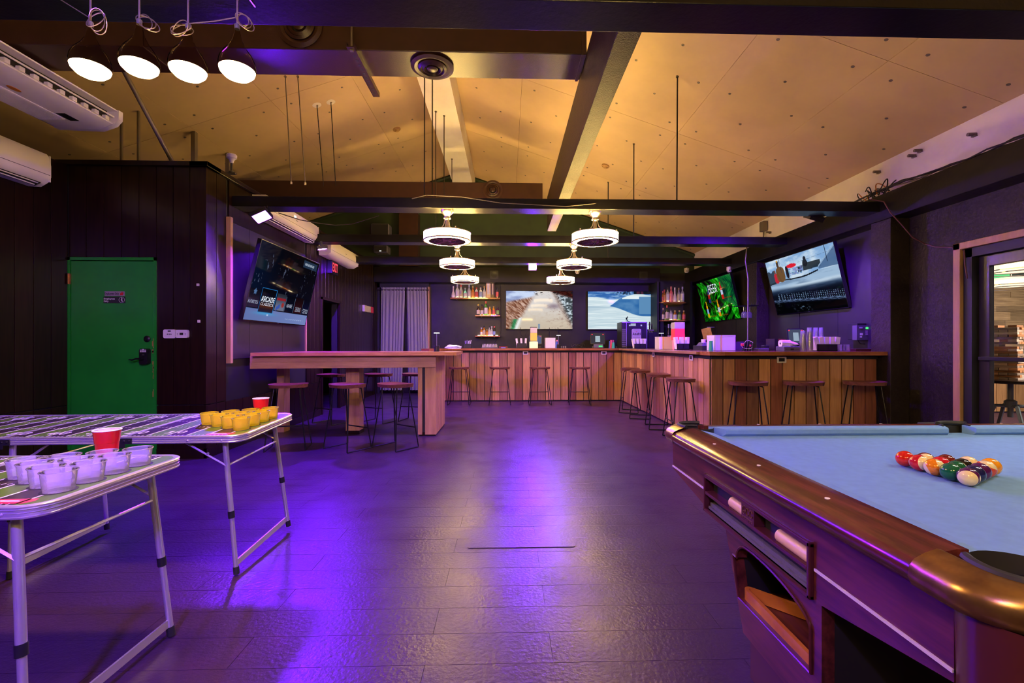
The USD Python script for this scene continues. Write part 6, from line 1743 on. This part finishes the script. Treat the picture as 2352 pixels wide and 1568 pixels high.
part('keypad', [bb(B[0] - .075 + .018 * i, B[0] - .063 + .018 * i, 5.838, 5.84, B[2] + .07 + .016 * j, B[2] + .08 + .016 * j) for i in range(3) for j in range(4)], K['plastic'], t, smooth=False)
part('display', bb(B[0] - .075, B[0] - .03, 5.837, 5.84, A[2] - .05, A[2] - .02), K['lettergreen'], t, smooth=False)
part('label_plate', [bb(A[0] + .03, A[0] + .075, 5.837, 5.84, A[2] - .04, A[2] - .022), bb(A[0] + .04, A[0] + .08, 5.838, 5.84, A[2] - .13, A[2] - .10), bb(A[0] + .04, A[0] + .07, 5.838, 5.84, A[2] - .16, A[2] - .14)], K['paper'], t, smooth=False)
part('lead', tube([(A[0] + .06, 5.90, B[2]), (A[0] + .09, 5.90, B[2] - .045), (B[0] - .02, 5.90, B[2] - .05), (B[0] + .05, 5.92, B[2] - .01)], .006, 6), K['cable'], t)
t = thing('glass_rack', 'black hanging rack bar for stemmed glasses before the pilaster', 'glass rack')
A, B = P(1690, 703, Y=8.0), P(1742, 701, Y=8.0)
part('bar', [rod(A, B, .008, 6), rod(A + [0, .12, 0], B + [0, .12, 0], .008, 6)], K['iron'], t)
part('hooks', [rod(A + (B - A) * f, A + (B - A) * f + [0, 0, .05], .005, 6) for f in (.7, .8, .9, .99)], K['iron'], t)
A = P(1716, 800, Y=8.0)
part('wall_fix', [bb(B[0] - .01, B[0] + .01, 8.0, 8.14, B[2] - .01, B[2] + .01)], K['iron'], t, smooth=False)
for k, x in enumerate((1707.5, 1711.5, 1717, 1722)):
    q = P(x, 704, Y=8.02)
    t = thing('wine_glass', f'stemmed wine glass hanging upside down in the rack, {ORD[k]} from the green screen', 'wine glass', q, 'hanging wine glasses')
    part('foot', lathe([(0, .0), (.032, -.002), (.033, -.005), (0, -.007)], 18), K['glassy'], t)
    part('stem', rod((0, 0, -.005), (0, 0, -.085), .004, 8), K['glassy'], t)
    part('bowl', lathe([(.033, -.20), (.040, -.15), (.034, -.11), (.012, -.09), (0, -.085)], 20), K['glassy'], t)
q = P(1719, 600, Y=7.95)
single('wall_conduit', tube([P(1716, 560, Y=7.95), P(1712, 600, Y=7.95), P(1718, 640, Y=7.95), P(1717, 800, Y=7.95)], .012, 8), K['galv'], 'thin vertical conduit in front of the pilaster behind the near bar', 'conduit')
for x, y, w in ((1577, 622, 'dome camera hanging under the soffit end, nearer the corner shelves'), (1675, 620, 'bullet shaped white camera under the farthest lamp beam'), (1326, 624, 'dome camera half hidden by the farthest ring lamp')):
    q = P(x, y, Y=10.6 if x != 1675 else 9.1)
    t = thing('security_camera', 'small white ' + w, 'security camera', q)
    part('base', lathe([(.05, .03), (.055, .06), (.03, .07), (0, .07)], 20), K['plastic'], t)
    part('dome', lathe([(0, -.05), (.03, -.045), (.05, -.02), (.055, .03)], 20), K['plastic'], t)
    part('lens', [lathe([(.011, 0), (.011, .008), (0, .008)], 10).apply_transform(frame((dx, -.046, -.01), (1, 0, 0), (0, 0, 1))) for dx in (-.015, .015)], K['blackp'], t)
for x0, x1, y0, y1, Y, w in ((852, 893, 513, 546, 10.9, 'upper'), (858, 890, 563, 580, 10.9, 'lower')):
    A, B = P(x0, y0, Y=Y), P(x1, y1, Y=Y)
    t = thing('loudspeaker', f'dark box loudspeaker, the {w} of two before the green gable', 'loudspeaker')
    part('case', bb(A[0], B[0], Y, Y + .3, B[2], A[2], .02), K['greyp'], t, smooth=False)
    part('grille', bb(A[0] + .02, B[0] - .02, Y - .006, Y, B[2] + .02, A[2] - .02), K['blackmatt'], t, smooth=False)
    part('bracket', bb(A[0] - .05, A[0] + .0, Y + .05, Y + .5, B[2] + .1, A[2] - .02), K['blackmatt'], t, smooth=False)
    if w == 'lower':
        part('lamp', bb((A[0] + B[0]) / 2 - .02, (A[0] + B[0]) / 2 + .02, Y - .008, Y - .006, B[2] + .03, B[2] + .045), K['lampled'], t, smooth=False)
for x, y, w in ((1135, 631, 'nearer the bottle shelves'), (1478, 633, 'nearer the corner shelves')):
    q = P(x, y, Y=10.97)
    t = thing('soffit_speaker', 'square black speaker flush in the soffit, ' + w, 'speaker', frame((q[0], 10.976, q[2]), (1, 0, 0), (0, 0, 1)))
    part('frame', prism(rrect(.2, .2, .02), .012), K['blackmatt'], t, smooth=False)
    part('cone', lathe([(.07, .012), (.072, .018), (.03, .014), (0, .016)], 24), K['blackp'], t)
q = P(940, 520, Y=11.2)
single('riser_duct', bb(q[0] - .23, q[0] + .23, 11.1, 11.38, 3.1, 4.4, .004), K['brown'], 'brown upright duct against the green gable', 'duct', smooth=False)
q = P(1910, 400, Y=5)
# cables on the lintel
for k in range(4):
    r0 = np.random.default_rng(40 + k)
    pts = [(4.52 + .03 * k + r0.uniform(-.01, .01), y, 3.02 + .012 * (k % 2) + r0.uniform(0, .03) + (.05 * math.exp(-((y - 5.3) / .5) ** 2))) for y in np.linspace(2.6, 5.9, 18)]
    single('lintel_cable', tube(pts, .008, 6), K['cable'] if k != 2 else K['galv'], f'cable lying along the top of the dark lintel, {ORD[k]} from the edge', 'cable', 'bundle of cables on the lintel')
for k in range(9):
    r0 = np.random.default_rng(60 + k)
    b = np.array([4.53 + r0.uniform(-.02, .06), 5.30 + .05 * k, 3.04 + r0.uniform(0, .03)])
    n_, ax, ay = r0.integers(5, 8), r0.normal(size=3), r0.normal(size=3)
    ax[0] *= .35
    ay[0] *= .35
    pts = [b + .05 * (ax * math.cos(a * 1.3 + k) + ay * math.sin(a * .9)) * (1 - .05 * a) + [0, .03 * a - .08, .02 + .004 * a] for a in np.linspace(0, 4.2, 18)]
    pts = [np.array([p[0], p[1], max(p[2], 3.018)]) for p in pts]
    single('loose_cable', tube(pts, .0065, 6), K['cable'] if k % 4 != 3 else K['rackwood'], f'loose cable in the tangle where the nearest lamp beam meets the lintel, {ORD[k]} back', 'cable', 'tangled cables')
pts = [P(2000, 458, Y=5.2), P(2030, 463, Y=5.15), P(2045, 488, Y=5.1), P(2070, 515, Y=5.06), P(2096, 545, Y=5.0), P(2125, 560, X=4.70), P(2150, 567, X=4.73), P(2185, 568, X=4.73), P(2215, 575, X=4.72), P(2216, 605, X=4.70), P(2222, 640, X=4.71)]
single('hanging_cable', tube(pts, .007, 6), K['redcable'], 'maroon cable drooping from the lintel across the plaster to the glass door', 'cable')
pts = [P(640, 489, Y=5.63), P(690, 505, Y=5.9), P(730, 512, Y=6.1), P(770, 517, Y=6.3), P(810, 514, Y=6.4), P(870, 495, Y=6.3)]
single('hanging_cable', tube(pts, .006, 6), K['cable'], 'dark cable sagging across the first wall air conditioner', 'cable')
pts = [P(946, 456, Y=5.36), P(980, 448, Y=5.36), P(1060, 452, Y=5.36), P(1150, 466, Y=5.36), P(1300, 474, Y=5.36), P(1340, 470, Y=5.36), P(1420, 462, Y=5.40)]
single('hanging_cable', tube(pts, .005, 6), K['galv'], 'thin cable draped along the face of the nearest lamp beam', 'cable')
pts = [P(1148, 645, Y=11.25), P(1150, 690, Y=11.25), P(1151, 760, Y=11.25), P(1146, 775, Y=11.2), P(1136, 788, Y=10.9)]
single('shelf_cable', tube(pts, .008, 6), K['cable'], 'black cable running down the wall past the ends of the bottle shelves', 'cable')
for x, w in ((1196, 'with a loop'), (1262, 'straight'), (1281, 'kinked')):
    pts = [P(x, 752, Y=11.3), P(x + (3 if w == 'kinked' else 0), 768, Y=11.3), P(x + (8 if 'loop' in w else 2), 776 if 'loop' in w else 790, Y=11.3), P(x + (14 if 'loop' in w else 2), 762 if 'loop' in w else 800, Y=11.3)]
    single('screen_cable', tube(pts, .007, 6), K['cable'], f'black cable hanging under the dusty track screen, {w}', 'cable')
r0 = np.random.default_rng(5)
q = P(1328, 796, Y=10.0)
single('cable_heap', tube([(q[0] + .14 * math.cos(a) * (1 + .2 * math.sin(2.3 * a)), 10.0 + .08 * math.sin(a * 1.1), ZC + .05 + .045 * math.sin(a * 1.7)) for a in np.linspace(0, 22, 130)], .006, 6), K['cable'], 'black coiled cables heaped on the far bar between the two wall screens', 'cables')
# things fixed to the white strip
for k, (x, y) in enumerate(((2240, 308), (2115, 345), (2101, 357), (2020, 394), (1770, 533))):
    q = P(x, y, X=4.73)
    t = thing('pipe_stub', f'short cut pipe stub on the white strip, {ORD[k]} counting away from the camera', 'pipe stub', q, 'pipe stubs on the white strip')
    part('pipe', rod((0.03, 0, 0), (-.07, .01, 0), .017, 10), K['galv'], t)
    part('clip', box((-.01, 0, -.02), (.03, .045, .012), .003), K['galv'], t)
q = P(1755, 520, X=4.70)
t = thing('junction_box', 'grey junction box with a conduit on the white strip', 'junction box', q)
part('box', bb(-.05, .03, -.07, .07, -.09, .09, .006), K['galv'], t, smooth=False)
part('conduit', rod((-.01, 0, -.08), (-.01, 0, -.45), .014, 8), K['galv'], t)

# ------------------------------------------------------------------ glass door (door_2) and the next room
d2 = struct_root('door_2', 'tall glazed door in a dark frame with a pale timber surround')
part('door_surround', [bb(XR - .06, XR + .02, 4.585, 4.66, 0, 2.26, .006), bb(XR - .06, XR + .02, 2.5, 4.66, 2.19, 2.26, .006)], K['trim'], d2, smooth=False)
part('frame_head', bb(XR - .02, XR + .14, 2.6, 4.585, 2.10, 2.19), K['blackmatt'], d2, smooth=False)
part('frame_jamb', bb(XR - .02, XR + .14, 4.50, 4.585, 0, 2.19), K['blackmatt'], d2, smooth=False)
part('door_stile', bb(XR + .05, XR + .10, 4.395, 4.50, 0.02, 2.10, .003), K['panel2'], d2, smooth=False)
part('door_rail', [bb(XR + .05, XR + .10, 2.7, 4.40, 1.99, 2.10, .003), bb(XR + .05, XR + .10, 2.7, 4.40, .02, .20, .003)], K['panel'], d2, smooth=False)
part('glazing', bb(XR + .072, XR + .078, 2.7, 4.40, .2, 1.99), K['glass'], d2, smooth=False)
part('push_bar', [bb(XR + .0, XR + .04, 2.8, 4.46, 1.045, 1.085, .006)], K['blackp'], d2, smooth=False)
YA = 8.2
an = struct_root('wall_annex', 'wall of reclaimed planks in the next room, seen through the glass door')
part('wall_face', bb(XR + .16, 10.4, YA + .03, YA + .15, 0, 3.2), K['annexwall'], an, smooth=False)
part('side_wall', bb(10.4, 10.5, 1, YA + .15, 0, 3.2), K['annexwall'], an, smooth=False)
r0 = np.random.default_rng(9)
zrow = 1.12
while zrow < 2.28:
    hr = .105 if r0.random() < .75 else .16
    off = r0.uniform(0, .6)
    xs = [7.2] + [x for x in np.arange(6.9 + off, 10.3, .95) if x > 7.4] + [10.3]
    for a, b in zip(xs[:-1], xs[1:]):
        part('plank', bb(a + .002, b - .002, YA - r0.uniform(.0, .012), YA + .03, zrow + .0015, zrow + hr - .0015), K['plankA'], an, smooth=False)
    zrow += hr
part('green_panel', bb(7.0, 9.35, YA - .02, YA + .02, 2.42, 2.66), K['green_glow'], an, smooth=False, label='glowing green panel above the planks')
struct('ceiling_annex', bb(XR + .16, 10.5, 1, YA + .15, 3.2, 3.3), K['ceil'], 'plain ceiling of the next room')
t = thing('annex_counter', 'low plank-fronted counter along the far wall of the next room', 'counter')
part('top', bb(7.0, 10.3, YA - .45, YA - .01, .98, 1.03), K['oak'], t, smooth=False)
for k in range(18):
    part('front_plank', bb(7.05 + .178 * k, 7.05 + .178 * k + .168, YA - .40, YA - .375, .02, .97), K['bar'], t, smooth=False)
part('carcass', bb(7.05, 10.25, YA - .375, YA - .02, 0, .97), K['blackmatt'], t, smooth=False)
for k, (x, y, Y, w) in enumerate(((2322, 648, 6.9, 'lower looking, farther'), (2350, 611, 6.0, 'higher looking, nearer'))):
    q = P(x, y, Y=Y)
    t = thing('next_room_lamp', f'bright ring lamp in the next room, the {w} one', 'lamp', q, 'ring lamps in the next room')
    R = .36
    part('shade', lathe([(R - .012, -.05), (R, -.048), (R, .048), (R - .012, .05), (R - .06, .05)], 44), K['ring2'], t)
    part('rim', [tube([(R * math.cos(a), R * math.sin(a), z) for a in np.linspace(0, 2 * math.pi, 40, False)], .006, 6, True) for z in (-.054, -.09)], K['nickel'], t)
    part('rod', [rod((0, 0, .05), (0, 0, 3.195 - q[2]), .012), rod((-R, 0, .05), (R, 0, .05), .008), rod((0, -R, .05), (0, R, .05), .008)], K['nickel'], t)
# tower of wooden blocks on an industrial table
q = P(2318, 871, z=.80)
YT_ = 5.5
q = P(2312, 871, Y=YT_)
zt2 = q[2]
t = thing('industrial_table', 'dark industrial pedestal table with splayed steel legs in the next room', 'table', (q[0] + .05, YT_, 0))
part('tabletop', lathe([(0, zt2 - .04), (.34, zt2 - .04), (.35, zt2 - .03), (.35, zt2 - .004), (.34, zt2), (0, zt2)], 40), K['panel'], t)
part('column', [rod((0, 0, .30), (0, 0, zt2 - .04), .028, 14), lathe([(.06, .42), (.06, .50), (.03, .52)], 16)], K['greyp'], t)
for k in range(4):
    a = math.radians(45 + 90 * k + 20)
    e = np.array([math.cos(a), math.sin(a), 0])
    part('leg', tube([e * .03 + [0, 0, .44], e * .14 + [0, 0, .44], e * .34 + [0, 0, .01]], .022, 4), K['steel'] if k == 2 else K['greyp'], t, smooth=False)
t = thing('block_tower', 'tall tower of crossed wooden game blocks on the industrial table', 'game tower', rz(28, (q[0], YT_, zt2)))
hb = .0293
for L_ in range(23):
    dirn = L_ % 2
    for i in range(3):
        if r0.random() < .16 and L_ > 0:
            continue
        s = (.245, .0775, hb - .001)
        c = (0, (i - 1) * .082, (L_ + .5) * hb) if dirn == 0 else ((i - 1) * .082, 0, (L_ + .5) * hb)
        jx = r0.uniform(-.006, .006, 2)
        part('block', box((c[0] + jx[0], c[1] + jx[1], c[2]), s if dirn == 0 else (s[1], s[0], s[2]), .002), K['jenga'] if r0.random() < .62 else K['orange'], t, smooth=False)
al = UsdLux.RectLight.Define(stage, '/World/next_room_daylight')  # added fill under the annex ceiling, brightens the room and the block tower
al.CreateIntensityAttr(48.0)
al.CreateWidthAttr(2.0)
al.CreateHeightAttr(1.5)
al.CreateColorAttr(Gf.Vec3f(1.0, 0.92, 0.80))
al.AddTranslateOp().Set(Gf.Vec3d(7.7, 4.2, 3.15))
